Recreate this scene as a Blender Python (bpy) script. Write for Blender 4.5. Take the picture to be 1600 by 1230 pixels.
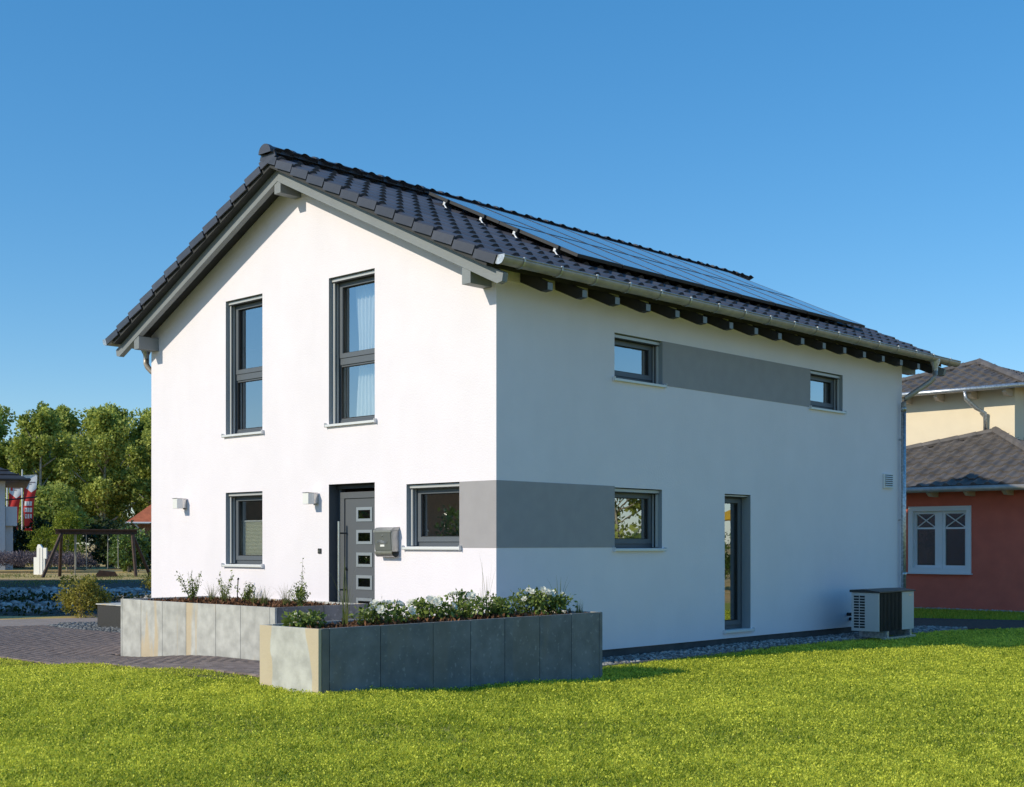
import bpy, bmesh, math, random
import numpy as np
from mathutils import Vector, Matrix
from mathutils.geometry import tessellate_polygon
R = math.radians
for o in list(bpy.data.objects): bpy.data.objects.remove(o, do_unlink=True)
scn = bpy.context.scene
COL = scn.collection
rnd = random.Random(7)
nrg = np.random.default_rng(11)

# ------------------------------------------------------------------ camera, sky, sun, exposure
CAM = (10.604, -10.899, 1.5); TH = 0.7595
FPX = 2014.0
cd = bpy.data.cameras.new('camera'); cam = bpy.data.objects.new('camera', cd); COL.objects.link(cam)
cam.location = CAM; cam.rotation_euler = (R(90), 0, TH)
cd.sensor_width = 36.0; cd.lens = FPX / 1600 * 36.0
cd.shift_y = (849.6 - 615) / 1600; cd.clip_end = 3000; cd.clip_start = 0.1
scn.camera = cam

SUN_EL = 30.0; SUN_AZ = 17.5            # azimuth measured from -Y towards -X
sv = Vector((-math.sin(R(SUN_AZ)) * math.cos(R(SUN_EL)), -math.cos(R(SUN_AZ)) * math.cos(R(SUN_EL)), math.sin(R(SUN_EL))))
w = bpy.data.worlds.new('World'); scn.world = w; w.use_nodes = True
nt = w.node_tree; bg = nt.nodes['Background']
sky = nt.nodes.new('ShaderNodeTexSky'); sky.sky_type = 'NISHITA'; sky.sun_disc = False
sky.sun_elevation = R(SUN_EL); sky.sun_rotation = R(180 + SUN_AZ)
sky.air_density = 1.0; sky.dust_density = 0.2; sky.ozone_density = 6.0; sky.altitude = 100
hsv = nt.nodes.new('ShaderNodeHueSaturation'); hsv.inputs['Saturation'].default_value = 1.46
gam = nt.nodes.new('ShaderNodeGamma'); gam.inputs[1].default_value = 0.65; nt.links.new(sky.outputs[0], gam.inputs[0]); nt.links.new(gam.outputs[0], hsv.inputs['Color']); nt.links.new(hsv.outputs[0], bg.inputs[0]); bg.inputs[1].default_value = 0.15
sd = bpy.data.lights.new('sun', 'SUN'); sun = bpy.data.objects.new('sun', sd); COL.objects.link(sun)
sd.energy = 2.08; sd.angle = R(0.5); sd.color = (1.0, 0.91, 0.72)
sun.rotation_euler = sv.to_track_quat('Z', 'Y').to_euler(); sun.location = (-10, -30, 25)
scn.view_settings.view_transform = 'Standard'; scn.view_settings.look = 'None'
scn.view_settings.exposure = 0.86; scn.view_settings.gamma = 1.0
scn.view_settings.use_curve_mapping = False

# ------------------------------------------------------------------ materials
def mat(name, col, rough=0.6, metal=0.0, spec=0.5, noise=0.0, nscale=8.0, bump=0.0, bscale=60.0, col2=None, coat=0.0, stretch=None, ramp=(0.35, 0.65)):
    m = bpy.data.materials.new(name); m.use_nodes = True
    n = m.node_tree.nodes; l = m.node_tree.links; b = n['Principled BSDF']
    b.inputs['Base Color'].default_value = (*col, 1); b.inputs['Roughness'].default_value = rough
    b.inputs['Metallic'].default_value = metal; b.inputs['Specular IOR Level'].default_value = spec
    b.inputs['Coat Weight'].default_value = coat; b.inputs['Coat Roughness'].default_value = 0.1
    tc = n.new('ShaderNodeTexCoord'); mp = n.new('ShaderNodeMapping'); l.new(tc.outputs['Object'], mp.inputs[0])
    if stretch: mp.inputs['Scale'].default_value = stretch
    if noise > 0 or col2:
        t = n.new('ShaderNodeTexNoise'); t.inputs['Scale'].default_value = nscale; t.inputs['Detail'].default_value = 6
        l.new(mp.outputs[0], t.inputs['Vector'])
        r = n.new('ShaderNodeValToRGB'); r.color_ramp.elements[0].position = ramp[0]; r.color_ramp.elements[1].position = ramp[1]
        c2 = col2 if col2 else tuple(min(1, c * (1 + noise)) for c in col)
        c1 = col if col2 else tuple(c * (1 - noise) for c in col)
        r.color_ramp.elements[0].color = (*c1, 1); r.color_ramp.elements[1].color = (*c2, 1)
        l.new(t.outputs['Fac'], r.inputs[0]); l.new(r.outputs[0], b.inputs['Base Color'])
    if bump > 0:
        t2 = n.new('ShaderNodeTexNoise'); t2.inputs['Scale'].default_value = bscale; t2.inputs['Detail'].default_value = 4
        l.new(mp.outputs[0], t2.inputs['Vector'])
        bp = n.new('ShaderNodeBump'); bp.inputs['Strength'].default_value = bump; bp.inputs['Distance'].default_value = 0.01
        l.new(t2.outputs['Fac'], bp.inputs['Height']); l.new(bp.outputs[0], b.inputs['Normal'])
    return m

def objrand(m, amount, hue=None):
    """multiply base colour by a per-object random factor"""
    n = m.node_tree.nodes; l = m.node_tree.links; b = n['Principled BSDF']
    oi = n.new('ShaderNodeObjectInfo'); mr = n.new('ShaderNodeMapRange')
    mr.inputs[3].default_value = 1 - amount; mr.inputs[4].default_value = 1 + amount
    l.new(oi.outputs['Random'], mr.inputs[0])
    mx = n.new('ShaderNodeVectorMath'); mx.operation = 'SCALE'
    inp = b.inputs['Base Color']
    if inp.is_linked: l.new(inp.links[0].from_socket, mx.inputs[0])
    else: mx.inputs[0].default_value = inp.default_value[:3]
    l.new(mr.outputs[0], mx.inputs['Scale']); l.new(mx.outputs[0], inp)
    return m

def leafmat(name, dark, light, trans=0.35, rough=0.5, spec=0.3):
    """colour from the per-leaf attribute 'tint' (0..1)"""
    m = bpy.data.materials.new(name); m.use_nodes = True
    n = m.node_tree.nodes; l = m.node_tree.links; b = n['Principled BSDF']; out = n['Material Output']
    at = n.new('ShaderNodeAttribute'); at.attribute_name = 'tint'
    r = n.new('ShaderNodeValToRGB'); r.color_ramp.elements[0].color = (*dark, 1); r.color_ramp.elements[1].color = (*light, 1)
    l.new(at.outputs['Fac'], r.inputs[0]); l.new(r.outputs[0], b.inputs['Base Color'])
    b.inputs['Roughness'].default_value = rough; b.inputs['Specular IOR Level'].default_value = spec
    tr = n.new('ShaderNodeBsdfTranslucent'); l.new(r.outputs[0], tr.inputs[0])
    mx = n.new('ShaderNodeMixShader'); mx.inputs[0].default_value = trans
    l.new(b.outputs[0], mx.inputs[1]); l.new(tr.outputs[0], mx.inputs[2]); l.new(mx.outputs[0], out.inputs[0])
    return m

def glassmat(name, refl=0.2, tint=(0.75, 0.82, 0.85)):
    m = bpy.data.materials.new(name); m.use_nodes = True
    n = m.node_tree.nodes; l = m.node_tree.links; out = n['Material Output']; n.remove(n['Principled BSDF'])
    t = n.new('ShaderNodeBsdfTransparent'); t.inputs[0].default_value = (*tint, 1)
    g = n.new('ShaderNodeBsdfGlossy'); g.inputs['Roughness'].default_value = 0.0; g.inputs[0].default_value = (0.95, 0.98, 1, 1)
    lw = n.new('ShaderNodeLayerWeight'); lw.inputs[0].default_value = 0.5
    pw = n.new('ShaderNodeMath'); pw.operation = 'POWER'; pw.inputs[1].default_value = 3.0; l.new(lw.outputs['Facing'], pw.inputs[0])
    f = n.new('ShaderNodeMapRange'); f.inputs[3].default_value = refl; l.new(pw.outputs[0], f.inputs[0])
    tc = n.new('ShaderNodeTexCoord'); ns = n.new('ShaderNodeTexNoise'); ns.inputs['Scale'].default_value = 1.3
    l.new(tc.outputs['Object'], ns.inputs['Vector'])
    bp = n.new('ShaderNodeBump'); bp.inputs['Strength'].default_value = 0.02; bp.inputs['Distance'].default_value = 0.05
    l.new(ns.outputs['Fac'], bp.inputs['Height']); l.new(bp.outputs[0], g.inputs['Normal'])
    mx = n.new('ShaderNodeMixShader'); l.new(f.outputs[0], mx.inputs[0]); l.new(t.outputs[0], mx.inputs[1]); l.new(g.outputs[0], mx.inputs[2])
    l.new(mx.outputs[0], out.inputs[0])
    return m

def addwear(m, dirt, nscale=0.6, lo=0.45, hi=0.8, amt=0.25, stretch=(1, 1, 0.25)):
    """faint weather streaks mixed into base colour"""
    n = m.node_tree.nodes; l = m.node_tree.links; b = n['Principled BSDF']
    tc = n.new('ShaderNodeTexCoord'); mp = n.new('ShaderNodeMapping'); mp.inputs['Scale'].default_value = stretch
    l.new(tc.outputs['Object'], mp.inputs[0])
    t = n.new('ShaderNodeTexNoise'); t.inputs['Scale'].default_value = nscale; t.inputs['Detail'].default_value = 8; t.inputs['Roughness'].default_value = 0.65
    l.new(mp.outputs[0], t.inputs['Vector'])
    mr = n.new('ShaderNodeMapRange'); mr.inputs[1].default_value = lo; mr.inputs[2].default_value = hi; mr.inputs[4].default_value = amt
    l.new(t.outputs['Fac'], mr.inputs[0])
    mx = n.new('ShaderNodeMix'); mx.data_type = 'RGBA'; mx.inputs[7].default_value = (*dirt, 1)
    inp = b.inputs['Base Color']
    if inp.is_linked: l.new(inp.links[0].from_socket, mx.inputs[6])
    else: mx.inputs[6].default_value = inp.default_value[:]
    l.new(mr.outputs[0], mx.inputs[0]); l.new(mx.outputs[2], inp)
    return m

M = {}
M['white'] = addwear(mat('white_plaster', (0.825, 0.78, 0.835), 0.9, spec=0.2, noise=0.015, nscale=2.0, bump=0.35, bscale=45), (0.66, 0.63, 0.66), 0.8, amt=0.25)
M['band'] = mat('grey_plaster', (0.36, 0.345, 0.36), 0.9, spec=0.2, noise=0.03, nscale=5, bump=0.25, bscale=220)
M['plinth'] = mat('plinth_grey', (0.07, 0.072, 0.075), 0.9, noise=0.15, nscale=6, bump=0.2)
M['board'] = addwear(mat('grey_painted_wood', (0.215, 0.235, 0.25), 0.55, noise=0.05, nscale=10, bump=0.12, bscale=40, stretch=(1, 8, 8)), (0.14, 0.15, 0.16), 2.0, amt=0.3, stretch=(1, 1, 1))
M['soffit'] = mat('dark_soffit', (0.035, 0.037, 0.04), 0.8)
M['rafter'] = mat('rafter_shade_dark', (0.022, 0.022, 0.024), 0.6, noise=0.08, nscale=9)  # near-black: the shade on the rafter sides is put into the colour
M['tile'] = objrand(mat('anthracite_tile', (0.060, 0.061, 0.076), 0.36, spec=0.5, noise=0.12, nscale=5, bump=0.05, bscale=90), 0.16)
M['anth'] = mat('anthracite_frame', (0.085, 0.098, 0.115), 0.45, spec=0.45)
M['anth2'] = mat('anthracite_sash', (0.11, 0.125, 0.145), 0.45, spec=0.45)
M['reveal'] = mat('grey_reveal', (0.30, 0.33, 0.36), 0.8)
M['door'] = mat('door_grey', (0.105, 0.115, 0.13), 0.5, spec=0.4, bump=0.02, bscale=200)
M['doorlight'] = mat('brushed_steel_trim', (0.42, 0.46, 0.50), 0.4, metal=0.6)
M['silver'] = mat('silver_paint', (0.52, 0.54, 0.56), 0.45, metal=0.25)
M['steel'] = mat('brushed_steel', (0.62, 0.62, 0.60), 0.3, metal=1.0, noise=0.05, nscale=12)
M['black'] = mat('black_rubber', (0.012, 0.012, 0.013), 0.6)
M['dark'] = mat('dark_metal', (0.03, 0.032, 0.035), 0.45)
M['zinc'] = addwear(mat('zinc', (0.40, 0.365, 0.34), 0.42, metal=0.25, noise=0.12, nscale=7, bump=0.03, bscale=30), (0.26, 0.25, 0.23), 4, amt=0.45, stretch=(1, 1, 1))
M['galv'] = mat('galvanised', (0.48, 0.50, 0.52), 0.4, metal=0.8, noise=0.25, nscale=26)
M['alu'] = mat('white_aluminium', (0.72, 0.73, 0.74), 0.45, metal=0.1)
M['rail'] = mat('shutter_rail', (0.5, 0.51, 0.52), 0.45, metal=0.2)
M['glass'] = glassmat('window_glass', 0.40, (0.93, 0.97, 0.96))
M['dglass'] = glassmat('dark_glass', 0.10, (0.35, 0.35, 0.35))
M['inside'] = mat('room_wall', (0.62, 0.58, 0.52), 0.9)
M['roomfloor'] = mat('room_floor', (0.25, 0.17, 0.10), 0.5, noise=0.2, nscale=3)
M['curtain'] = leafmat('sheer_curtain', (0.88, 0.89, 0.87), (0.88, 0.89, 0.87), 0.2, 0.9, 0.1)
M['blind'] = mat('pleated_blind', (0.62, 0.63, 0.55), 0.8)
M['mail'] = mat('mailbox_steel', (0.46, 0.46, 0.44), 0.38, metal=0.75, noise=0.06, nscale=20)
M['mail2'] = mat('mailbox_front', (0.24, 0.25, 0.25), 0.35, metal=0.6)
M['opal'] = mat('opal_glass', (0.82, 0.82, 0.80), 0.25, spec=0.5)
M['soil'] = mat('dark_soil', (0.05, 0.038, 0.028), 0.95, noise=0.4, nscale=14, bump=0.6, bscale=25)

# natural stone slab: grey-green with rusty vertical streaks, per-object shift
def stonemat(name, base, rust, amt):
    m = mat(name, base, 0.75, spec=0.25, noise=0.16, nscale=6, bump=0.25, bscale=35)
    n = m.node_tree.nodes; l = m.node_tree.links; b = n['Principled BSDF']
    tc = n.new('ShaderNodeTexCoord'); oi = n.new('ShaderNodeObjectInfo')
    sc = n.new('ShaderNodeVectorMath'); sc.operation = 'MULTIPLY'; sc.inputs[1].default_value = (3.2, 3.2, 0.28)
    l.new(tc.outputs['Object'], sc.inputs[0])
    ad = n.new('ShaderNodeVectorMath'); ad.operation = 'ADD'; l.new(sc.outputs[0], ad.inputs[0])
    ml = n.new('ShaderNodeMath'); ml.operation = 'MULTIPLY'; ml.inputs[1].default_value = 37.0; l.new(oi.outputs['Random'], ml.inputs[0])
    l.new(ml.outputs[0], ad.inputs[1])
    t = n.new('ShaderNodeTexNoise'); t.inputs['Scale'].default_value = 1.0; t.inputs['Detail'].default_value = 3
    l.new(ad.outputs[0], t.inputs['Vector'])
    mr = n.new('ShaderNodeMapRange'); mr.inputs[1].default_value = 0.56; mr.inputs[2].default_value = 0.60; mr.inputs[4].default_value = amt
    l.new(t.outputs['Fac'], mr.inputs[0])
    t3 = n.new('ShaderNodeTexNoise'); t3.inputs['Scale'].default_value = 22; t3.inputs['Detail'].default_value = 8; l.new(tc.outputs['Object'], t3.inputs['Vector'])
    mr3 = n.new('ShaderNodeMapRange'); mr3.inputs[1].default_value = 0.60; mr3.inputs[2].default_value = 0.70; mr3.inputs[4].default_value = 0.28
    l.new(t3.outputs['Fac'], mr3.inputs[0])
    mx = n.new('ShaderNodeMix'); mx.data_type = 'RGBA'; mx.inputs[7].default_value = (*rust, 1)
    inp = b.inputs['Base Color']; l.new(inp.links[0].from_socket, mx.inputs[6]); l.new(mr.outputs[0], mx.inputs[0])
    my = n.new('ShaderNodeMix'); my.data_type = 'RGBA'; my.inputs[7].default_value = (0.55, 0.56, 0.54, 1)
    l.new(mx.outputs[2], my.inputs[6]); l.new(mr3.outputs[0], my.inputs[0]); l.new(my.outputs[2], inp)
    objrand(m, 0.08)
    return m
M['slab'] = stonemat('stone_slab', (0.47, 0.465, 0.44), (0.54, 0.43, 0.28), 0.8)
def rustslab():
    m = stonemat('stone_slab_rust_edges', (0.47, 0.465, 0.44), (0.46, 0.36, 0.22), 0.0)
    n = m.node_tree.nodes; l = m.node_tree.links; b = n['Principled BSDF']
    tc = n.new('ShaderNodeTexCoord'); sp = n.new('ShaderNodeSeparateXYZ'); ns = n.new('ShaderNodeTexNoise'); ns.inputs['Scale'].default_value = 3.0
    l.new(tc.outputs['Object'], sp.inputs[0]); l.new(tc.outputs['Object'], ns.inputs['Vector'])
    def mth(op, a, b_):
        k = n.new('ShaderNodeMath'); k.operation = op
        for i, v in enumerate((a, b_)):
            if isinstance(v, (int, float)): k.inputs[i].default_value = v
            else: l.new(v, k.inputs[i])
        return k.outputs[0]
    wob = mth('MULTIPLY', mth('SUBTRACT', ns.outputs['Fac'], .5), .12); x = mth('ADD', sp.outputs[0], wob)
    left = mth('LESS_THAN', x, .69); right = mth('GREATER_THAN', mth('ADD', x, mth('MULTIPLY', sp.outputs[2], .16)), 1.335)
    mk = mth('MAXIMUM', left, right); mx = n.new('ShaderNodeMix'); mx.data_type = 'RGBA'; mx.inputs[7].default_value = (0.54, 0.44, 0.30, 1)
    inp = b.inputs['Base Color']; l.new(inp.links[0].from_socket, mx.inputs[6]); l.new(mth('MULTIPLY', mk, .85), mx.inputs[0]); l.new(mx.outputs[2], inp)
    return m
M['slab_shaded'] = stonemat('stone_slab_shaded', (0.185, 0.19, 0.20), (0.23, 0.205, 0.17), 0.35)  # darker copy of the slab stone: shade of the side face put into colour
M['slabfront'] = rustslab()
M['slabrust'] = mat('rusty_stone', (0.46, 0.37, 0.245), 0.75, spec=0.25, noise=0.15, nscale=7, bump=0.25, bscale=35)
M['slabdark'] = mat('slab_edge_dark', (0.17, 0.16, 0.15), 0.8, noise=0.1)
M['paver'] = objrand(mat('anthracite_paver', (0.215, 0.17, 0.155), 0.85, spec=0.3, noise=0.2, nscale=9, bump=0.2), 0.22)
M['path'] = mat('path_concrete', (0.30, 0.245, 0.215), 0.9, noise=0.08, nscale=4, bump=0.15)
M['granite'] = mat('dark_granite', (0.05, 0.05, 0.05), 0.5, noise=0.6, nscale=60, bump=0.3, bscale=50)
M['edge'] = mat('steel_edging', (0.20, 0.17, 0.16), 0.7)
M['wood_dark'] = mat('dark_stained_wood', (0.055, 0.028, 0.018), 0.7, noise=0.3, nscale=6)
M['rope'] = mat('rope', (0.35, 0.33, 0.28), 0.9)
M['flagred'] = mat('flag_red', (0.62, 0.035, 0.03), 0.75)
M['flagwhite'] = mat('flag_white', (0.78, 0.78, 0.78), 0.75)
M['flaggrey'] = mat('flag_print_grey', (0.22, 0.2, 0.22), 0.75)
M['pole'] = mat('pole_white', (0.7, 0.71, 0.72), 0.4)
M['whitepaint'] = mat('white_paint', (0.78, 0.78, 0.76), 0.6)
M['redwall'] = mat('red_plaster', (0.62, 0.155, 0.105), 0.9, spec=0.2, noise=0.06, nscale=3, bump=0.2, bscale=120)
M['cream'] = mat('cream_plaster', (0.78, 0.67, 0.50), 0.9, spec=0.2, noise=0.02, nscale=3, bump=0.2, bscale=120)
M['tilebrown'] = mat('brown_tile', (0.118, 0.104, 0.097), 0.6, noise=0.25, nscale=3, bump=0.1)
M['tilered'] = mat('red_tile', (0.50, 0.14, 0.06), 0.7, noise=0.15, nscale=3)
M['tiledark'] = mat('dark_tile', (0.045, 0.045, 0.05), 0.5, noise=0.15, nscale=3)
M['beam'] = mat('pale_beam', (0.55, 0.48, 0.40), 0.7)
M['winwhite'] = mat('window_white', (0.72, 0.73, 0.75), 0.4)
M['greyhouse'] = mat('pale_grey_plaster', (0.55, 0.56, 0.60), 0.9, noise=0.03)
M['brick'] = mat('brown_brick', (0.30, 0.16, 0.09), 0.9, noise=0.2, nscale=8)
M['yellow'] = mat('yellow_canvas', (0.75, 0.42, 0.02), 0.8)
M['panel'] = None
M['leaf_tree'] = leafmat('poplar_leaf', (0.13, 0.19, 0.03), (0.70, 0.74, 0.18), 0.42)
M['leaf_dark'] = leafmat('dark_leaf', (0.018, 0.03, 0.01), (0.07, 0.10, 0.025), 0.25)
M['leaf_laurel'] = leafmat('laurel_leaf', (0.05, 0.10, 0.02), (0.24, 0.33, 0.07), 0.25, 0.35, 0.5)
M['leaf_yellow'] = leafmat('yellow_green_leaf', (0.12, 0.17, 0.015), (0.36, 0.40, 0.04), 0.35)
M['leaf_spirea'] = leafmat('spirea_leaf', (0.09, 0.115, 0.02), (0.56, 0.48, 0.10), 0.35)
M['leaf_purple'] = leafmat('purple_leaf', (0.03, 0.01, 0.015), (0.09, 0.035, 0.04), 0.25)
M['lavender'] = leafmat('lavender_leaf', (0.06, 0.05, 0.06), (0.19, 0.155, 0.18), 0.2)
M['rose_leaf'] = leafmat('rose_leaf', (0.06, 0.11, 0.018), (0.30, 0.37, 0.08), 0.3, 0.4, 0.4)
M['petal'] = leafmat('white_petal', (0.80, 0.79, 0.68), (0.86, 0.85, 0.80), 0.3)
M['orn_grass'] = leafmat('ornamental_grass', (0.07, 0.10, 0.02), (0.30, 0.31, 0.10), 0.3)
M['grass'] = leafmat('lawn_blade', (0.13, 0.21, 0.008), (0.94, 0.93, 0.12), 0.45, 0.5, 0.25)
M['bark'] = mat('bark', (0.36, 0.32, 0.26), 0.9, noise=0.3, nscale=5, bump=0.4, bscale=15)
M['stem'] = mat('stem', (0.10, 0.11, 0.04), 0.8)
M['mulch'] = leafmat('bark_mulch', (0.05, 0.024, 0.013), (0.24, 0.12, 0.065), 0.0, 0.9, 0.2)
M['gravel'] = leafmat('grey_gravel', (0.10, 0.105, 0.11), (0.46, 0.46, 0.45), 0.0, 0.8, 0.3)
M['cobble'] = leafmat('pale_cobble', (0.20, 0.19, 0.185), (0.56, 0.54, 0.52), 0.0, 0.8, 0.3)

def panelmat():
    m = bpy.data.materials.new('solar_glass'); m.use_nodes = True
    n = m.node_tree.nodes; l = m.node_tree.links; b = n['Principled BSDF']
    tc = n.new('ShaderNodeTexCoord'); br = n.new('ShaderNodeTexBrick')
    br.offset = 0.0; br.inputs['Scale'].default_value = 1.0; br.inputs['Brick Width'].default_value = 0.16; br.inputs['Row Height'].default_value = 0.16
    br.inputs['Mortar Size'].default_value = 0.003
    br.inputs['Color1'].default_value = (0.13, 0.13, 0.15, 1); br.inputs['Color2'].default_value = (0.14, 0.14, 0.16, 1); br.inputs['Mortar'].default_value = (0.11, 0.11, 0.125, 1)
    l.new(tc.outputs['Object'], br.inputs[0]); l.new(br.outputs[0], b.inputs['Base Color'])
    b.inputs['Roughness'].default_value = 0.26; b.inputs['IOR'].default_value = 1.7; b.inputs['Coat Weight'].default_value = 1.0; b.inputs['Coat IOR'].default_value = 1.7; b.inputs['Coat Roughness'].default_value = 0.12
    return m
M['panel'] = panelmat()

# ground sheets
def groundmat(name, cols, scales, bump=0.4, rough=0.95):
    m = bpy.data.materials.new(name); m.use_nodes = True
    n = m.node_tree.nodes; l = m.node_tree.links; b = n['Principled BSDF']; b.inputs['Roughness'].default_value = rough; b.inputs['Specular IOR Level'].default_value = 0.15
    tc = n.new('ShaderNodeTexCoord'); prev = None
    for i, (c, s) in enumerate(zip(cols[1:], scales)):
        t = n.new('ShaderNodeTexNoise'); t.inputs['Scale'].default_value = s; t.inputs['Detail'].default_value = 8; l.new(tc.outputs['Object'], t.inputs['Vector'])
        mr = n.new('ShaderNodeMapRange'); mr.inputs[1].default_value = 0.4; mr.inputs[2].default_value = 0.65; l.new(t.outputs['Fac'], mr.inputs[0])
        mx = n.new('ShaderNodeMix'); mx.data_type = 'RGBA'; mx.inputs[7].default_value = (*c, 1); l.new(mr.outputs[0], mx.inputs[0])
        if prev is None: mx.inputs[6].default_value = (*cols[0], 1)
        else: l.new(prev, mx.inputs[6])
        prev = mx.outputs[2]
    l.new(prev, b.inputs['Base Color'])
    t2 = n.new('ShaderNodeTexNoise'); t2.inputs['Scale'].default_value = 30; t2.inputs['Detail'].default_value = 6; l.new(tc.outputs['Object'], t2.inputs['Vector'])
    bp = n.new('ShaderNodeBump'); bp.inputs['Strength'].default_value = bump; bp.inputs['Distance'].default_value = 0.03; l.new(t2.outputs['Fac'], bp.inputs['Height']); l.new(bp.outputs[0], b.inputs['Normal'])
    return m
M['ground'] = groundmat('dry_meadow', ((0.50, 0.34, 0.15), (0.36, 0.29, 0.09), (0.60, 0.42, 0.20)), (0.25, 1.3))
M['lawnsoil'] = groundmat('lawn_ground', ((0.30, 0.35, 0.04), (0.22, 0.28, 0.03), (0.36, 0.33, 0.08)), (1.0, 5.0))

# ------------------------------------------------------------------ mesh builder
class MB:
    def __init__(s): s.v = []; s.f = []
    def add(s, vs, fs):
        k = len(s.v); s.v += [tuple(v) for v in vs]; s.f += [tuple(i + k for i in f) for f in fs]; return s
    def box(s, x0, x1, y0, y1, z0, z1):
        return s.add([(x0, y0, z0), (x1, y0, z0), (x1, y1, z0), (x0, y1, z0), (x0, y0, z1), (x1, y0, z1), (x1, y1, z1), (x0, y1, z1)],
                     [(0, 3, 2, 1), (4, 5, 6, 7), (0, 1, 5, 4), (1, 2, 6, 5), (2, 3, 7, 6), (3, 0, 4, 7)])
    def poly(s, pts): return s.add(pts, [tuple(range(len(pts)))])
    def prism(s, pts, d):
        d = Vector(d); n = len(pts); a = [Vector(p) for p in pts]
        return s.add(a + [p + d for p in a], [tuple(range(n - 1, -1, -1)), tuple(range(n, 2 * n))] + [(i, (i + 1) % n, (i + 1) % n + n, i + n) for i in range(n)])
    def tube(s, pts, r, n=8, cap=True):
        pts = [Vector(p) for p in pts]; k = len(pts); rr = r if isinstance(r, (list, tuple)) else [r] * k
        vs = []
        for i, p in enumerate(pts):
            t = (pts[min(i + 1, k - 1)] - pts[max(i - 1, 0)]).normalized()
            up = Vector((0, 0, 1)) if abs(t.z) < 0.95 else Vector((1, 0, 0))
            a = t.cross(up).normalized(); b = t.cross(a).normalized()
            for j in range(n):
                q = 2 * math.pi * j / n; vs.append(p + (a * math.cos(q) + b * math.sin(q)) * rr[i])
        fs = [(i * n + j, i * n + (j + 1) % n, (i + 1) * n + (j + 1) % n, (i + 1) * n + j) for i in range(k - 1) for j in range(n)]
        if cap: fs += [tuple(range(n - 1, -1, -1)), tuple(range((k - 1) * n, k * n))]
        return s.add(vs, fs)
    def xf(s, m):
        s.v = [tuple(m @ Vector(v)) for v in s.v]; return s
    def mesh(s, name, m, smooth=False):
        me = bpy.data.meshes.new(name); me.from_pydata(s.v, [], s.f); me.update()
        bm = bmesh.new(); bm.from_mesh(me); bmesh.ops.recalc_face_normals(bm, faces=bm.faces); bm.to_mesh(me); bm.free()
        if m: me.materials.append(m)
        if smooth: me.polygons.foreach_set('use_smooth', [True] * len(me.polygons))
        return me

def link(name, me, parent=None):
    o = bpy.data.objects.new(name, me); COL.objects.link(o)
    if parent is not None:
        o.parent = parent
        if parent.parent is None and parent.type == 'EMPTY':
            o.matrix_parent_inverse = Matrix.LocRotScale(parent.location, parent.rotation_euler, parent.scale).inverted()
    return o
def obj(name, mb, m, parent=None, smooth=False, bevel=0.0):
    o = link(name, mb.mesh(name, m, smooth), parent)
    if bevel > 0:
        b = o.modifiers.new('bevel', 'BEVEL'); b.width = bevel; b.segments = 2; b.limit_method = 'ANGLE'
    return o
def B(name, b, m, parent, bevel=0.0): return obj(name, MB().box(*b), m, parent, bevel=bevel)
def tag(o, label, cat, group=None, kind=None):
    if label: o['label'] = label
    if cat: o['category'] = cat
    if group: o['group'] = group
    if kind: o['kind'] = kind
    return o
def thing(name, label, cat, loc=(0, 0, 0), group=None):
    o = bpy.data.objects.new(name, None); COL.objects.link(o); o.location = loc; o.empty_display_size = 0.2
    return tag(o, label, cat, group)

# numpy leaf clouds -------------------------------------------------------------------------
def npmesh(name, V, F, tint, m, smooth=False):
    """V (n,3), F (m,k) constant k ; tint per vertex"""
    me = bpy.data.meshes.new(name); k = F.shape[1]
    me.vertices.add(len(V)); me.vertices.foreach_set('co', V.astype(np.float32).ravel())
    me.loops.add(F.size); me.loops.foreach_set('vertex_index', F.astype(np.int32).ravel())
    me.polygons.add(len(F)); me.polygons.foreach_set('loop_start', np.arange(0, F.size, k, dtype=np.int32))
    try: me.polygons.foreach_set('loop_total', np.full(len(F), k, dtype=np.int32))
    except Exception: pass
    if tint is not None:
        at = me.attributes.new('tint', 'FLOAT', 'POINT'); at.data.foreach_set('value', tint.astype(np.float32))
    me.update(calc_edges=True); me.validate()
    if smooth: me.polygons.foreach_set('use_smooth', np.ones(len(F), dtype=bool))
    if m: me.materials.append(m)
    return me
def unit(a): return a / (np.linalg.norm(a, axis=1, keepdims=True) + 1e-9)
def leaves(P, size, tint, m, name='foliage', outward=None, aspect=0.55, rng=nrg, jitter=0.35):
    n = len(P); sz = size * rng.uniform(1 - jitter, 1 + jitter, (n, 1))
    d = unit(rng.normal(size=(n, 3)) + (outward * 1.0 if outward is not None else 0) + np.array([0, 0, -0.15]))
    a = unit(np.cross(d, unit(rng.normal(size=(n, 3)))))
    nn = np.cross(d, a)
    mid = P + d * sz * 0.5 + nn * sz * 0.08
    V = np.stack([P, mid + a * sz * aspect * 0.5, P + d * sz, mid - a * sz * aspect * 0.5], 1).reshape(-1, 3)
    F = np.arange(n * 4).reshape(n, 4)
    return npmesh(name, V, F, np.repeat(tint, 4), m)
def clumpcloud(centers, radii, per, rng=nrg, squash=0.8):
    """random leaves on fuzzy shells of clumps -> P, outward, tint"""
    k = len(centers); c = np.repeat(centers, per, 0); r = np.repeat(radii, per)
    u = unit(rng.normal(size=(k * per, 3))); q = rng.uniform(0.45, 1.08, k * per) ** 0.7
    P = c + u * (r * q)[:, None] * np.array([1, 1, squash])
    ct = np.repeat(rng.uniform(0.15, 0.75, k), per)
    t = np.clip(ct + rng.normal(0, 0.22, k * per), 0, 1)
    return P, u, t
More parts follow.
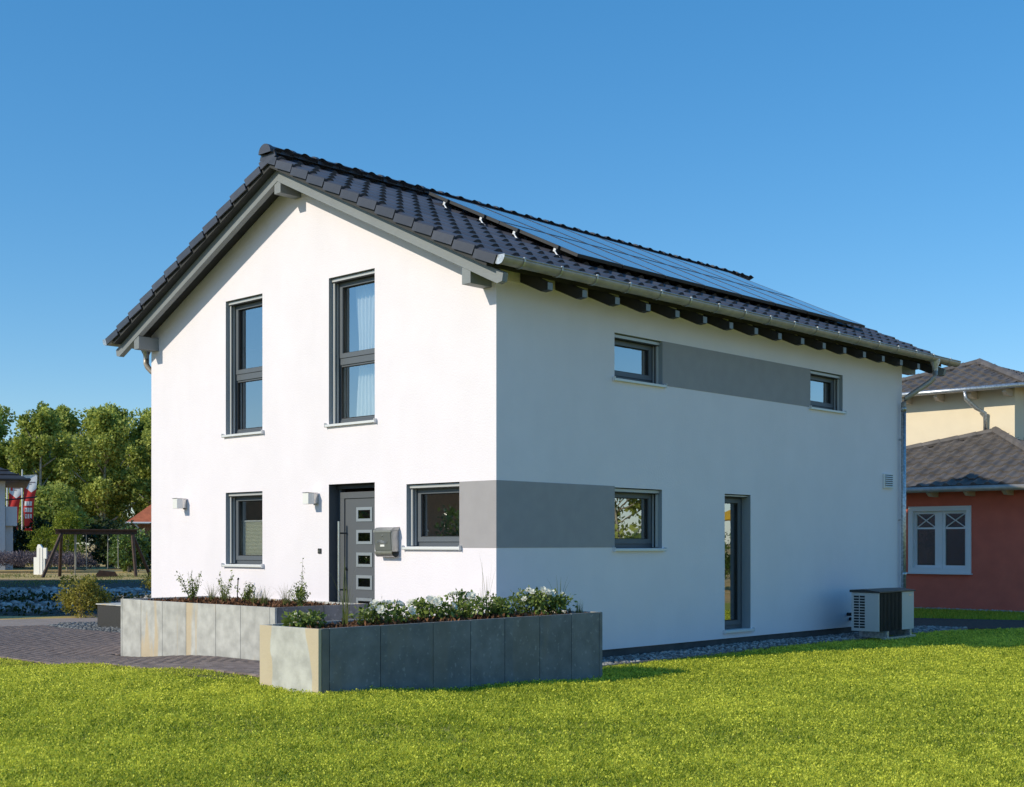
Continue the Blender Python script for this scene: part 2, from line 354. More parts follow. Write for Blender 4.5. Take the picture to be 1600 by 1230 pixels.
def blades(P, h, wdt, lean, tint, m, name, rng=nrg, hj=0.4):
    n = len(P); hh = h * rng.uniform(1 - hj, 1 + hj, n); az = rng.uniform(0, 2 * np.pi, n)
    ln = lean * rng.uniform(0.2, 1.2, n) * hh; a2 = az + np.pi / 2 + rng.normal(0, .5, n); ww = wdt * rng.uniform(0.7, 1.3, n) / 2
    dx = np.stack([np.cos(a2), np.sin(a2), np.zeros(n)], 1) * ww[:, None]
    tip = P + np.stack([np.cos(az) * ln, np.sin(az) * ln, hh], 1)
    V = np.stack([P - dx, P + dx, tip], 1).reshape(-1, 3); F = np.arange(n * 3).reshape(n, 3)
    return npmesh(name, V, F, np.repeat(tint, 3), m)
def stones(P, r, m, name, tint, rng=nrg, flat=0.65):
    """each stone: squashed jittered octahedron-sphere (18 verts -> use icosahedron)"""
    t = (1 + 5 ** 0.5) / 2
    iv = unit(np.array([(-1, t, 0), (1, t, 0), (-1, -t, 0), (1, -t, 0), (0, -1, t), (0, 1, t), (0, -1, -t), (0, 1, -t), (t, 0, -1), (t, 0, 1), (-t, 0, -1), (-t, 0, 1)], float))
    fa = np.array([(0, 11, 5), (0, 5, 1), (0, 1, 7), (0, 7, 10), (0, 10, 11), (1, 5, 9), (5, 11, 4), (11, 10, 2), (10, 7, 6), (7, 1, 8), (3, 9, 4), (3, 4, 2), (3, 2, 6), (3, 6, 8), (3, 8, 9), (4, 9, 5), (2, 4, 11), (6, 2, 10), (8, 6, 7), (9, 8, 1)])
    n = len(P); a = rng.uniform(0, 2 * np.pi, n); ca, sa = np.cos(a), np.sin(a)
    s = r[:, None] * np.stack([rng.uniform(0.7, 1.4, n), rng.uniform(0.7, 1.1, n), flat * rng.uniform(0.7, 1.2, n)], 1)
    V = iv[None] * s[:, None, :] * rng.uniform(0.8, 1.2, (n, 12, 1))
    X = V[:, :, 0] * ca[:, None] - V[:, :, 1] * sa[:, None]; Y = V[:, :, 0] * sa[:, None] + V[:, :, 1] * ca[:, None]
    V = np.stack([X, Y, V[:, :, 2]], 2) + P[:, None, :]
    F = (fa[None] + (np.arange(n) * 12)[:, None, None]).reshape(-1, 3)
    return npmesh(name, V.reshape(-1, 3), F, np.repeat(tint, 12), m)

def inpoly(x, y, poly):
    x = np.asarray(x); y = np.asarray(y); c = np.zeros(x.shape, bool); n = len(poly); j = n - 1
    for i in range(n):
        xi, yi = poly[i]; xj, yj = poly[j]
        hit = ((yi > y) != (yj > y)) & (x < (xj - xi) * (y - yi) / ((yj - yi) + 1e-12) + xi)
        c ^= hit; j = i
    return c

# ------------------------------------------------------------------ terrain
CTRL = np.array([(-6, -1.5, -.10), (-2.6, -1.5, .04), (-8, 0, -.1), (-12, 1, -.1), (-5.5, -3.3, -.06), (-3, -3, .05), (-1.2, -3.2, .13), (0.55, -3.8, .17), (1.45, -3.75, .15),
                 (1.5, -1.7, .06), (1.45, .27, -.01), (1.6, 1.5, 0), (1, 3, 0), (.7, 5, .02), (1, 8, 0), (3, 5, 0), (5, 8, 0), (8, 2, 0), (5, -2, .02), (5, -5, .05), (3, -7, .10), (-1, -6, .12), (-5, -7, .05), (8, -8, .0), (0, 12, 0), (5, 14, 0), (-20, 5, -.15), (-9, -5, 0)])
def hgt(x, y):
    x = np.asarray(x, float); y = np.asarray(y, float)
    d2 = (x[..., None] - CTRL[:, 0]) ** 2 + (y[..., None] - CTRL[:, 1]) ** 2
    wt = 1.0 / (d2 + 0.35) ** 1.6
    return (wt * CTRL[:, 2]).sum(-1) / wt.sum(-1)
def h1(x, y): return float(hgt(np.array(x), np.array(y)))

def sheet(name, x0, x1, y0, y1, step, m, dz=0.0, zf=None):
    nx = int((x1 - x0) / step) + 1; ny = int((y1 - y0) / step) + 1
    X, Y = np.meshgrid(np.linspace(x0, x1, nx), np.linspace(y0, y1, ny), indexing='ij')
    Z = (hgt(X, Y) if zf is None else zf(X, Y)) + dz
    V = np.stack([X, Y, Z], 2).reshape(-1, 3); i = np.arange(nx * ny).reshape(nx, ny)
    F = np.stack([i[:-1, :-1], i[1:, :-1], i[1:, 1:], i[:-1, 1:]], 2).reshape(-1, 4)
    return tag(link(name, npmesh(name, V, F, None, m, True)), None, None, kind='structure')
GZ = -0.14
gmb = MB().poly([(-1500, -1500, GZ), (1500, -1500, GZ), (1500, 1500, GZ), (-1500, 1500, GZ)])
tag(obj('ground', gmb, M['ground']), None, None, kind='structure')
sheet('lawn', -13.3, 16, -14, 16.9, 0.25, M['lawnsoil'], -0.012)

# key layout numbers
PLR = (0.50, 1.40, -3.72, 0.27, 0.735)      # right planter x0 x1 y0 y1 top
PLL = (-5.95, -2.30, -1.50, -0.02, 0.72)    # left planter
GRAV = [(0, -0.1), (0, 11.0), (0.80, 11.0), (0.74, 9.4), (0.70, 6.5), (0.64, 3.3), (0.66, 0.2), (0.5, -0.1)]

# lawn outline towards the paving, in metres
LE = [(-16, -3.6), (-12, -3.4), (-10.2, -3.29), (-8.31, -3.1), (-6.4, -3.03), (-4.54, -3.08), (-2.99, -3.09), (-1.66, -3.07), (-0.27, -3.18), (0.5, -3.45)]

# ================================================================== THE HOUSE
HW, HL = 7.64, 10.2; XR = -3.82; PL = 0.127
TAN = 0.472; PIT = math.atan(TAN); CP, SP = math.cos(PIT), math.sin(PIT)
Y0V, Y1V = -0.52, 11.12                       # outer verge planes
def zroof(x, base): return base - TAN * abs(x - XR)
house = thing('detached_house', 'white two storey house with grey bands, dark gable roof and solar panels', 'house')

def wall_with_holes(name, outer, holes, place, m, parent):
    loops = [[Vector((a, b, 0)) for a, b in outer]] + [[Vector((a, b, 0)) for a, b in h] for h in holes]
    tr = tessellate_polygon(loops); flat = [p for lp in loops for p in lp]
    return obj(name, MB().add([place(p.x, 0, p.y) for p in flat], [tuple(t) for t in tr]), m, parent)
def G_(a, d, z): return (a, d, z)             # gable wall : inward is +y
def L_(a, d, z): return (-d, a, z)            # long wall  : inward is -x
def rect(a0, a1, z0, z1): return [(a0, z0), (a1, z0), (a1, z1), (a0, z1)]
GO = dict(ul=(-5.577, -4.661, 3.10, 5.076), ur=(-3.149, -2.20, 3.10, 5.076), ll=(-5.577, -4.661, 1.19, 2.251), door=(-3.149, -2.20, PL, 2.297), lr=(-1.585, -0.622, 1.455, 2.251))
LO = dict(u1=(2.21, 3.245, 3.655, 4.255), u2=(7.112, 8.13, 3.655, 4.255), low=(2.21, 3.235, 1.43, 2.235), slit=(4.735, 5.41, 0.235, 2.222))
ZE = zroof(0, 6.60)
gpoly = [(-HW, PL), (0, PL), (0, ZE), (XR, 6.60), (-HW, ZE)]
# the band on both walls and the openings are cut out, so no two faces share a plane
GB = (-0.622, 0.0, 1.451, 2.251); LB = (0.0, 2.21, 1.451, 2.251); UB = (3.245, 7.112, 3.656, 4.258)
ghole = [rect(*GO[k]) for k in ('ul', 'ur', 'll', 'lr')]
d = GO['door']
gout = [(-HW, PL), (d[0], PL), (d[0], d[3]), (d[1], d[3]), (d[1], PL), (0, PL), (0, ZE), (XR, 6.60), (-HW, ZE)]
wall_with_holes('gable_wall', gout, ghole, G_, M['white'], house)
wall_with_holes('long_wall', rect(0, HL, PL, ZE), [rect(*v) for v in LO.values()], L_, M['white'], house)
obj('rear_gable_wall', MB().poly([(a, HL, z) for a, z in gpoly]), M['white'], house)
obj('far_long_wall', MB().poly([(-HW, 0, PL), (-HW, HL, PL), (-HW, HL, ZE), (-HW, 0, ZE)]), M['white'], house)
# colour bands: 4 mm thick render coats
B('grey_band', (GB[0] + .001, 0.004, -0.004, -0.0005, GB[2], GB[3]), M['band'], house)
B('grey_band', (0.0005, 0.004, 0.0, LB[1] - .001, LB[2], LB[3]), M['band'], house)
B('grey_band', (0.0005, 0.004, UB[0] + .001, UB[1] - .001, UB[2], UB[3]), M['band'], house)
pm = MB().box(-HW + .02, -0.02, 0.02, HL - .02, -0.3, PL + .02)
obj('plinth', pm, M['plinth'], house)
# interior: floors and partitions
B('floor_slab', (-HW + .03, -.03, .03, HL - .03, 2.66, 2.95), M['roomfloor'], house)
B('ground_floor', (-HW + .03, -.03, .03, HL - .03, PL + .021, PL + .05), M['roomfloor'], house)
B('partition_wall', (-HW + .04, -.04, 3.9, 4.05, PL + .05, 2.66), M['inside'], house)
B('partition_wall', (-HW + .04, -.04, 3.6, 3.75, 2.95, 5.0), M['inside'], house)
B('partition_wall', (-3.7, -3.58, 0.4, 3.6, 2.95, 5.6), M['inside'], house)
B('partition_wall', (-1.95, -1.85, 0.4, 3.9, PL + .05, 2.66), M['inside'], house)
B('partition_wall', (-3.55, -3.45, 0.4, 3.9, PL + .05, 2.66), M['inside'], house)
B('partition_wall', (-2.6, -2.5, 4.1, 10.1, PL + .05, 5.4), M['inside'], house)

def ring(mb, place, a0, a1, z0, z1, wd, d0, d1):
    for (p, q, r, s) in ((a0, a1, z1 - wd, z1), (a0, a1, z0, z0 + wd), (a0, a0 + wd, z0 + wd, z1 - wd), (a1 - wd, a1, z0 + wd, z1 - wd)):
        pbox(mb, place, p, q, r, s, d0, d1)
def pbox(mb, place, a0, a1, z0, z1, d0, d1):
    c = [(a0, d0, z0), (a1, d0, z0), (a1, d1, z0), (a0, d1, z0), (a0, d0, z1), (a1, d0, z1), (a1, d1, z1), (a0, d1, z1)]
    mb.add([place(*p) for p in c], [(0, 3, 2, 1), (4, 5, 6, 7), (0, 1, 5, 4), (1, 2, 6, 5), (2, 3, 7, 6), (3, 0, 4, 7)])
def reveal(place, a0, a1, z0, z1, dep, m, parent, bottom=True):
    mb = MB(); e = 0.0
    q = [[(a0, e, z0), (a0, dep, z0), (a0, dep, z1), (a0, e, z1)], [(a1, e, z0), (a1, dep, z0), (a1, dep, z1), (a1, e, z1)], [(a0, e, z1), (a1, e, z1), (a1, dep, z1), (a0, dep, z1)]]
    if bottom: q.append([(a0, e, z0), (a1, e, z0), (a1, dep, z0), (a0, dep, z0)])
    for f in q: mb.poly([place(*p) for p in f])
    return obj('reveal', mb, m, parent)
def window(place, op, rmat, mull=None, wide=True, slot=0.05, label=None, sillm=True, rails=True):
    a0, a1, z0, z1 = op
    fr = MB(); ring(fr, place, a0 + .002, a1 - .002, z0 + .012, z1 - .002, 0.055, 0.15, 0.22)
    wn = obj('window', fr, M['anth'], house)
    if label: wn['label'] = label
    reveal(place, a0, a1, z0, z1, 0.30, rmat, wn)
    # shutter box lip and dark slot
    mb = MB(); pbox(mb, place, a0 + .003, a1 - .003, z1 - slot, z1 - .012, 0.045, 0.075); obj('shutter_slat', mb, M['rail'], wn)
    mb = MB(); pbox(mb, place, a0 + .003, a1 - .003, z1 - slot - .012, z1 - slot, 0.055, 0.149); obj('shutter_slot', mb, M['black'], wn)
    if rails:
        for (p, q) in ((a0 + .003, a0 + .045), (a1 - .045, a1 - .003)):
            mb = MB(); pbox(mb, place, p, q, z0 + .02, z1 - slot - .013, 0.062, 0.082); pbox(mb, place, p, q, z0 + .02, z1 - slot - .013, 0.105, 0.135); obj('shutter_rail', mb, M['rail'], wn)
            mb = MB(); pbox(mb, place, p, (p + q) / 2 if p < (a0 + a1) / 2 else q, z0 + .02, z1 - slot - .013, 0.083, 0.104); obj('rail_seal', mb, M['black'], wn)
    i0, i1, j0, j1 = a0 + .057, a1 - .057, z0 + .067, z1 - .057
    fields = [(j0, j1)] if mull is None else [(j0, mull - .045), (mull + .045, j1)]
    if mull is not None:
        mb = MB(); pbox(mb, place, i0 + .001, i1 - .001, mull - .045, mull + .045, 0.145, 0.215); obj('transom', mb, M['anth2'], wn, bevel=.004)
    for k, (u0, u1) in enumerate(fields):
        op_ = (mull is None) or k == 1
        sw = 0.062 if op_ else 0.018
        mb = MB(); ring(mb, place, i0 + .003, i1 - .003, u0 + .003, u1 - .003, sw, 0.135 if op_ else 0.16, 0.20)
        obj('sash', mb, M['anth2'], wn)
        mb = MB(); ring(mb, place, i0 + sw + .0035, i1 - sw - .0035, u0 + sw + .0035, u1 - sw - .0035, 0.008, 0.155, 0.172); obj('glazing_bead', mb, M['black'], wn)
        mb = MB(); mb.poly([place(*p) for p in ((i0 + sw + .002, .178, u0 + sw + .002), (i1 - sw - .002, .178, u0 + sw + .002), (i1 - sw - .002, .178, u1 - sw - .002), (i0 + sw + .002, .178, u1 - sw - .002))]); obj('pane', mb, M['glass'], wn)
    if sillm:
        mb = MB(); pbox(mb, place, a0 - .035, a1 + .035, z0 - .028, z0 + .001, -0.045, -0.002); pbox(mb, place, a0 + .002, a1 - .002, z0 - .001, z0 + .008, -0.002, 0.149)
        s = obj('sill', mb, M['alu'], wn)
        for p in (a0 - .043, a1 + .0355):
            mb = MB(); pbox(mb, place, p, p + .0075, z0 - .034, z0 + .022, -0.050, -0.001); obj('sill_end_cap', mb, M['alu'], wn)
    return wn
window(G_, GO['ul'], M['reveal'], 3.955)
window(G_, GO['ur'], M['reveal'], 3.955)
window(G_, GO['ll'], M['reveal'])
window(G_, GO['lr'], M['reveal'])
window(L_, LO['u1'], M['reveal'])
window(L_, LO['u2'], M['reveal'])
window(L_, LO['low'], M['reveal'])
window(L_, LO['slit'], M['reveal'], rails=False, slot=0.03)

# ---- front door
a0, a1, z0, z1 = GO['door']
fr = MB(); ring(fr, G_, a0 + .002, a1 - .002, z0 + .03, z1 - .002, 0.05, 0.17, 0.24)
door = obj('front_door', fr, M['anth'], house)
reveal(G_, a0, a1, z0, z1, 0.30, M['anth'], door, bottom=False)
mb = MB(); pbox(mb, G_, a0 + .003, a1 - .003, z1 - .06, z1 - .012, 0.12, 0.169); obj('head_seal', mb, M['dark'], door)
mb = MB(); pbox(mb, G_, a0 - .05, a1 + .05, z0 - .02, z0 + .03, -0.25, 0.28); obj('door_step', mb, M['plinth'], door)
mb = MB(); ring(mb, G_, a0 + .055, a1 - .055, z0 + .083, z1 - .105, 0.085, 0.150, 0.22); obj('leaf_frame', mb, M['door'], door, bevel=.004)
mb = MB(); pbox(mb, G_, a0 + .148, a1 - .148, z0 + .175, z1 - .197, 0.166, 0.21); obj('leaf_panel', mb, M['door'], door)
mb = MB(); ring(mb, G_, a0 + .1405, a1 - .1405, z0 + .1685, z1 - .1905, 0.007, 0.172, 0.2); obj('leaf_groove', mb, M['black'], door)
px0, px1 = -2.765, -2.44
for k in range(5):
    zt = 1.985 - k * 0.302
    mb = MB(); ring(mb, G_, px0, px1, zt - .19, zt, 0.038, 0.157, 0.165); f = obj('window_trim', mb, M['doorlight'], door)
    mb = MB(); pbox(mb, G_, px0 + .039, px1 - .039, zt - .151, zt - .039, 0.1625, 0.1655); obj('door_pane', mb, M['dglass'], f)
hx = -3.005
hm = MB().tube([(hx, 0.055, 0.72), (hx, 0.055, 1.80)], 0.017, 10)
hd = obj('pull_handle', hm, M['steel'], door, smooth=False)
for z in (0.88, 1.64):
    obj('handle_standoff', MB().tube([(hx, 0.056, z), (hx + .045, 0.149, z)], 0.011, 8), M['dark'], hd)
obj('lock_rosette', MB().tube([(hx + .03, 0.149, 1.16), (hx + .03, 0.138, 1.16)], 0.022, 12), M['dark'], door)

# ---- wall vent beside the downpipe
vn = B('wall_vent', (0.001, 0.035, 9.49, 9.82, 2.45, 2.70), M['alu'], house)
for k in range(6):
    mb = MB().prism([(0.036, 9.52, 2.478 + k * .035), (0.05, 9.52, 2.472 + k * .035), (0.05, 9.52, 2.476 + k * .035), (0.036, 9.52, 2.494 + k * .035)], (0, .27, 0)); obj('slat', mb, M['winwhite'], vn)
    B('slot', (0.0352, 0.0362, 9.52, 9.79, 2.495 + k * .035, 2.508 + k * .035), M['black'], vn)

# ---- roof structure
def slopebox(side, x_in, x_out, y0, y1, base, thick):
    """slab between slope distances; side +1 right, -1 left; base = z of underside at ridge"""
    xa, xb = XR + side * x_in, XR + side * x_out
    za, zb = base - TAN * x_in, base - TAN * x_out
    return [(xa, y0, za), (xb, y0, zb), (xb, y0, zb + thick), (xa, y0, za + thick)], (0, y1 - y0, 0)
dk = MB()
for sd_ in (1, -1):
    p, dd = slopebox(sd_, 0, 4.13, Y0V + .04, Y1V - .04, 6.605, 0.075); dk.prism(p, dd)
roof = obj('roof', dk, M['soffit'], house)
for yy in (-0.36, Y1V - 0.24):                    # verge boards front and rear
    for sd_ in (1, -1):
        xo = 4.28
        xa, xb, xc = XR, XR + sd_ * xo, XR + sd_ * (xo - 0.10)
        pts = [(xa, yy, 6.603), (xb, yy, 6.603 - TAN * xo), (xb - sd_ * .02, yy, 6.603 - TAN * xo - .10), (xc, yy, 6.603 - TAN * (xo - .10) - .163), (xa, yy, 6.44)]
        bb = obj('verge_board', MB().prism(pts, (0, 0.085, 0)), M['board'], roof, bevel=.004)
        pts2 = [(xa, yy + .09, 6.603), (XR + sd_ * 4.1, yy + .09, 6.603 - TAN * 4.1), (XR + sd_ * 4.1, yy + .09, 6.603 - TAN * 4.1 - .10), (xa, yy + .09, 6.50)]
        obj('inner_verge_board', MB().prism(pts2, (0, 0.03, 0)), M['board'], roof)
for (x0, x1, zb, zt) in ((-0.222, -0.077, 4.535, zroof(-.222, 6.43)), (-7.563, -7.418, 4.535, zroof(-7.418, 6.43)), (-3.895, -3.755, 6.277, 6.47)):
    # purlin heads with a slanted cut, front and rear
    mb = MB().prism([(x0, -0.352, zb + .0), (x0, -0.352, zt), (x0, 0.05, zt), (x0, 0.05, zb)], (x1 - x0, 0, 0)); obj('purlin_head', mb, M['board'], roof, bevel=.005)
    mb = MB().prism([(x0, HL - .05, zb), (x0, HL - .05, zt), (x0, Y1V - .25, zt), (x0, Y1V - .25, zb)], (x1 - x0, 0, 0)); obj('purlin_head', mb, M['board'], roof)
# rafters of the right and left eaves
def rafter(side, y):
    def X(v): return XR + side * (3.82 + v)
    t = lambda v, b: b - TAN * (3.82 + v)
    pts = [(X(-.05), y, t(-.05, 6.60)), (X(.46), y, t(.46, 6.60)), (X(.46), y, t(.46, 6.60) - .09), (X(.36), y, t(.36, 6.60) - .145), (X(-.05), y, t(-.05, 6.60) - .150)]
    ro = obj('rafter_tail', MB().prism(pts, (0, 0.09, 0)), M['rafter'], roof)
    xa, xb = sorted((X(.4605), X(.466))); obj('rafter_end_lit', MB().box(xa, xb, y + .002, y + .088, t(.46, 6.60) - .088, t(.46, 6.60) - .002), M['board'], roof)  # added pale plate: bounce light on the end face painted as colour
    return ro
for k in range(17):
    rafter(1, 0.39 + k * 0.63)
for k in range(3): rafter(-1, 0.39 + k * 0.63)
B('eave_blocking', (0.001, 0.02, 0.02, HL - .01, ZE - .17, ZE - .001), M['white'], house)

# ---- roof tiles
def tileprofile(wd, n=12):
    """pan tile with one roll; returns (offset across, height)"""
    pts = []
    for i in range(n + 1):
        t = i / n
        r = max(0.0, math.cos((t - 0.30) * math.pi / 0.50)) if abs(t - 0.30) < 0.25 else 0.0
        pts.append((t * wd, 0.052 * r ** 0.75 + 0.006 * math.cos((t - .78) * 2 * math.pi) ))
    return pts
TW = 0.2985; TLEN = 0.41
def tilemesh(flap=0):
    """local: x across, y = up slope (front at 0, tail at TLEN), z normal. flap -1: skirt on the low-x side, +1 on the high-x side"""
    pr = tileprofile(TW); mb = MB(); n = len(pr); th = 0.022
    vs = []
    for (yy, dz) in ((0.0, 0.023), (TLEN, -0.013)):
        for (a, h) in pr: vs.append((a, yy, h + dz))
    fs = [(i, i + 1, n + i + 1, n + i) for i in range(n - 1)]
    k = len(vs)
    for (a, h) in pr: vs.append((a, 0.0, h + 0.023))
    for (a, h) in pr: vs.append((a, 0.0, min(h, 0.012) + 0.023 - th - .010))
    fs += [(k + i, k + n + i, k + n + i + 1, k + i + 1) for i in range(n - 1)]
    mb.add(vs, fs)
    if flap:
        a = -0.004 if flap < 0 else TW + 0.004; b = a + 0.022 * (1 if flap < 0 else -1); lo, hi = min(a, b), max(a, b)
        h = pr[0][1] if flap < 0 else pr[-1][1]
        mb.add([(lo, .004, -.068), (hi, .004, -.068), (hi, 0, h + .040), (lo, 0, h + .040), (lo, .362, -.098), (hi, .362, -.098), (hi, .362, h + .004), (lo, .362, h + .004)],
               [(0, 3, 2, 1), (4, 5, 6, 7), (0, 1, 5, 4), (1, 2, 6, 5), (2, 3, 7, 6), (3, 0, 4, 7)])
    return mb
t_mesh = tilemesh().mesh('tile', M['tile'], True); tv_front = tilemesh(-1).mesh('verge_tile', M['tile']); tv_rear = tilemesh(1).mesh('verge_tile', M['tile'])
ROLL = 0.052; TB = 6.826 - (ROLL + .023) / CP      # pan level at ridge
NC = 39; NR = 13
def tile_matrix(side, row, col):
    """front edge of row (0 = eave)"""
    v = 4.31 - row * 0.3435                       # horizontal distance from ridge of the front edge
    x = XR + side * v; z = TB - TAN * v; y = Y0V + .004 + col * TW
    if side > 0:   # across = +y, down = +x
        m = Matrix(((0, -CP, SP, x), (1, 0, 0, y), (0, SP, CP, z), (0, 0, 0, 1)))
    else:          # mirror: keep a right-handed frame by running across backwards
        m = Matrix(((0, CP, -SP, x), (-1, 0, 0, y + TW), (0, SP, CP, z), (0, 0, 0, 1)))
    return m
PX0, PX1, PY0, PY1 = -3.20, -0.40, 1.92, 9.60    # area under the panels
rest = MB(); ntile = 0
tb = tilemesh()
jr = random.Random(3)
for side in (1, -1):
    for row in range(NR):
        for col in range(NC):
            m = tile_matrix(side, row, col)
            edge = (col == 0 or col == NC - 1)
            v = 4.31 - row * 0.3435; x = XR + side * v; y = Y0V + col * TW
            hidden = side > 0 and (y > PY0 + .05 and y + TW < PY1 - .05) and x < PX1 - .15
            if edge and not (side < 0 and col == NC - 1):
                me = tv_front if ((col == 0) == (side > 0)) else tv_rear
                o = link('verge_tile', me, roof)
            elif side > 0 and not hidden:
                o = link('roof_tile', t_mesh, roof); ntile += 1
            else:
                mb_ = MB(); mb_.v = list(tb.v); mb_.f = list(tb.f); mb_.xf(m); rest.add(mb_.v, mb_.f); continue
            o.matrix_basis = m @ Matrix.Rotation(jr.uniform(-.006, .006), 4, 'Y') @ Matrix.Translation((0, jr.uniform(-.004, .004), jr.uniform(0, .003)))
rt = obj('roof_tiles_under_panels', rest, M['tile'], roof, smooth=True); rt['kind'] = 'stuff'
# ridge caps
def ridgecap():
    mb = MB(); n = 9; L = 0.43; vs = []
    for yy, s in ((0, 1.10), (0.06, 1.10), (0.061, 1.0), (L, 0.93)):
        for j in range(n):
            q = math.pi * (j / (n - 1)); vs.append((math.cos(q) * 0.125 * s, yy, math.sin(q) * 0.115 * s - .02))
    fs = [(i * n + j, i * n + j + 1, (i + 1) * n + j + 1, (i + 1) * n + j) for i in range(3) for j in range(n - 1)]
    fs.append(tuple(range(n)))
    return mb.add(vs, fs)
rc = ridgecap().mesh('ridge_tile', M['tile'], False)
nrd = 29
for k in range(nrd):
    o = link('ridge_tile', rc, roof); o.location = (XR, Y0V - .05 + k * (Y1V - Y0V + .0) / nrd, 6.80); o.rotation_euler = (0.012, 0, 0)
    o.rotation_euler = (jr.uniform(0.0, 0.02), jr.uniform(-.02, .02), 0)

# ---- gutters and downpipes
def gutter(side):
    cx = XR + side * (3.82 + 0.525); cz = 4.735; r = 0.088; n = 11
    gy0, gy1 = Y0V + .02, Y1V + .08
    vs = []
    for yy in (gy0, gy1):
        for rr in (r, r - .006):
            for j in range(n):
                q = math.pi + math.pi * j / (n - 1); vs.append((cx + side * math.cos(q) * rr, yy, cz + math.sin(q) * rr))
    fs = []
    for j in range(n - 1):
        fs += [(j, j + 1, 2 * n + j + 1, 2 * n + j), (n + j, n + j + 1, 3 * n + j + 1, 3 * n + j)]
    fs += [(0, n, 3 * n, 2 * n), (n - 1, 2 * n - 1, 4 * n - 1, 3 * n - 1)]
    g = obj('gutter', MB().add(vs, fs), M['zinc'], house, smooth=True)
    obj('gutter_bead', MB().tube([(cx + side * r, gy0, cz + .002), (cx + side * r, gy1, cz + .002)], 0.009, 8), M['zinc'], g)
    for yy in (gy0 - .004, gy1):
        pts = [(cx + side * math.cos(math.pi + math.pi * j / 14) * (r + .004), yy, cz + math.sin(math.pi + math.pi * j / 14) * (r + .004)) for j in range(15)]
        obj('gutter_end', MB().prism(pts + [(cx + side * (r + .004), yy, cz + .012), (cx - side * (r + .004), yy, cz + .012)], (0, .005, 0)), M['galv'], g)
    k = 0
    while True:
        yy = -0.18 + k * 0.645; k += 1
        if yy > gy1 - .1: break
        vs = []
        for y2 in (yy, yy + .028):
            for j in range(n):
                q = math.pi + math.pi * j / (n - 1); vs.append((cx + side * math.cos(q) * (r + .010), y2, cz + math.sin(q) * (r + .010)))
        fs = [(j, j + 1, n + j + 1, n + j) for j in range(n - 1)]
        mb = MB().add(vs, fs); mb.box(cx + side * (r) - .008, cx + side * r + .012, yy, yy + .028, cz + .006, cz + .02)
        obj('gutter_bracket', mb, M['galv'], g)
    return g
gutter(1); gutter(-1)
def downpipe(side, ypos, s=-1):
    X = lambda v: XR + side * (3.82 + v)
    y = ypos
    f = MB()
    ringv = []
    for (z, a, b) in ((4.70, .10, .085), (4.66, .10, .085), (4.57, .05, .05), (4.50, .048, .048)):
        for j in range(10):
            q = 2 * math.pi * j / 10; ringv.append((X(.525) + math.cos(q) * b, y + math.sin(q) * a, z))
    f.add(ringv, [(i * 10 + j, i * 10 + (j + 1) % 10, (i + 1) * 10 + (j + 1) % 10, (i + 1) * 10 + j) for i in range(3) for j in range(10)])
    dp = obj('downpipe', f, M['galv'], house, smooth=True)
    pts = [(X(.525), y, 4.53), (X(.525), y, 4.43), (X(.51), y + s * .02, 4.37), (X(.46), y + s * .05, 4.31), (X(.20), y + s * .22, 4.10), (X(.12), y + s * .27, 4.03), (X(.085), y + s * .29, 3.95), (X(.085), y + s * .29, 3.80)]
    obj('swan_neck', MB().tube(pts, 0.046, 12), M['zinc'], dp, smooth=True)
    obj('pipe', MB().tube([(X(.085), y + s * .29, 3.88), (X(.085), y + s * .29, -0.05)], 0.043, 14), M['galv'], dp, smooth=True)
    for z in (3.88, 1.0):
        obj('pipe_collar', MB().tube([(X(.085), y + s * .29, z), (X(.085), y + s * .29, z - .06)], 0.049, 14), M['galv'], dp, smooth=True)
    for z in (3.3, 1.9, 0.6):
        obj('pipe_clip', MB().box(min(X(.002), X(.06)), max(X(.002), X(.06)), y + s * .29 - .015, y + s * .29 + .015, z, z + .03), M['galv'], dp)
downpipe(1, 10.38)
downpipe(-1, 0.22, 1)

# ---- solar panels (2 rows x 8), rails and hooks
PB = 6.826 + 0.045                                  # underside of the panels at the ridge
PWd, PHt = 0.94, 1.57
def pmat(v, y):     # v horizontal distance from ridge of the lower edge
    return Matrix(((0, -CP, SP, XR + v), (1, 0, 0, y), (0, SP, CP, PB - TAN * v), (0, 0, 0, 1)))
fmb = MB()
for (p, q, r, s) in ((0, PWd, 0, .035), (0, PWd, PHt - .035, PHt), (0, .035, .035, PHt - .035), (PWd - .035, PWd, .035, PHt - .035)): fmb.box(p, q, r, s, 0, .042)
fme = fmb.mesh('panel_frame', M['dark']); gme = MB().box(.03, PWd - .03, .03, PHt - .03, .02, .0395).mesh('panel_glass', M['panel'])
rowname = ['lower', 'upper']; ordn = ['first', 'second', 'third', 'fourth', 'fifth', 'sixth', 'seventh', 'eighth']
VLOW = [3.425, 1.995]
for r_ in range(2):
    for c_ in range(8):
        m = pmat(VLOW[r_], PY0 + c_ * (PWd + .022))
        e = thing('solar_panel', '%s black solar panel of the %s row counted from the front gable' % (ordn[c_], rowname[r_]), 'solar panel', m.to_translation(), 'solar panels on the roof')
        e.rotation_euler = m.to_euler()
        for nm, me in (('panel_frame', fme), ('panel_glass', gme)):
            o = bpy.data.objects.new(nm, me); COL.objects.link(o); o.parent = e
rl = ['lowest', 'second lowest', 'second highest', 'highest']
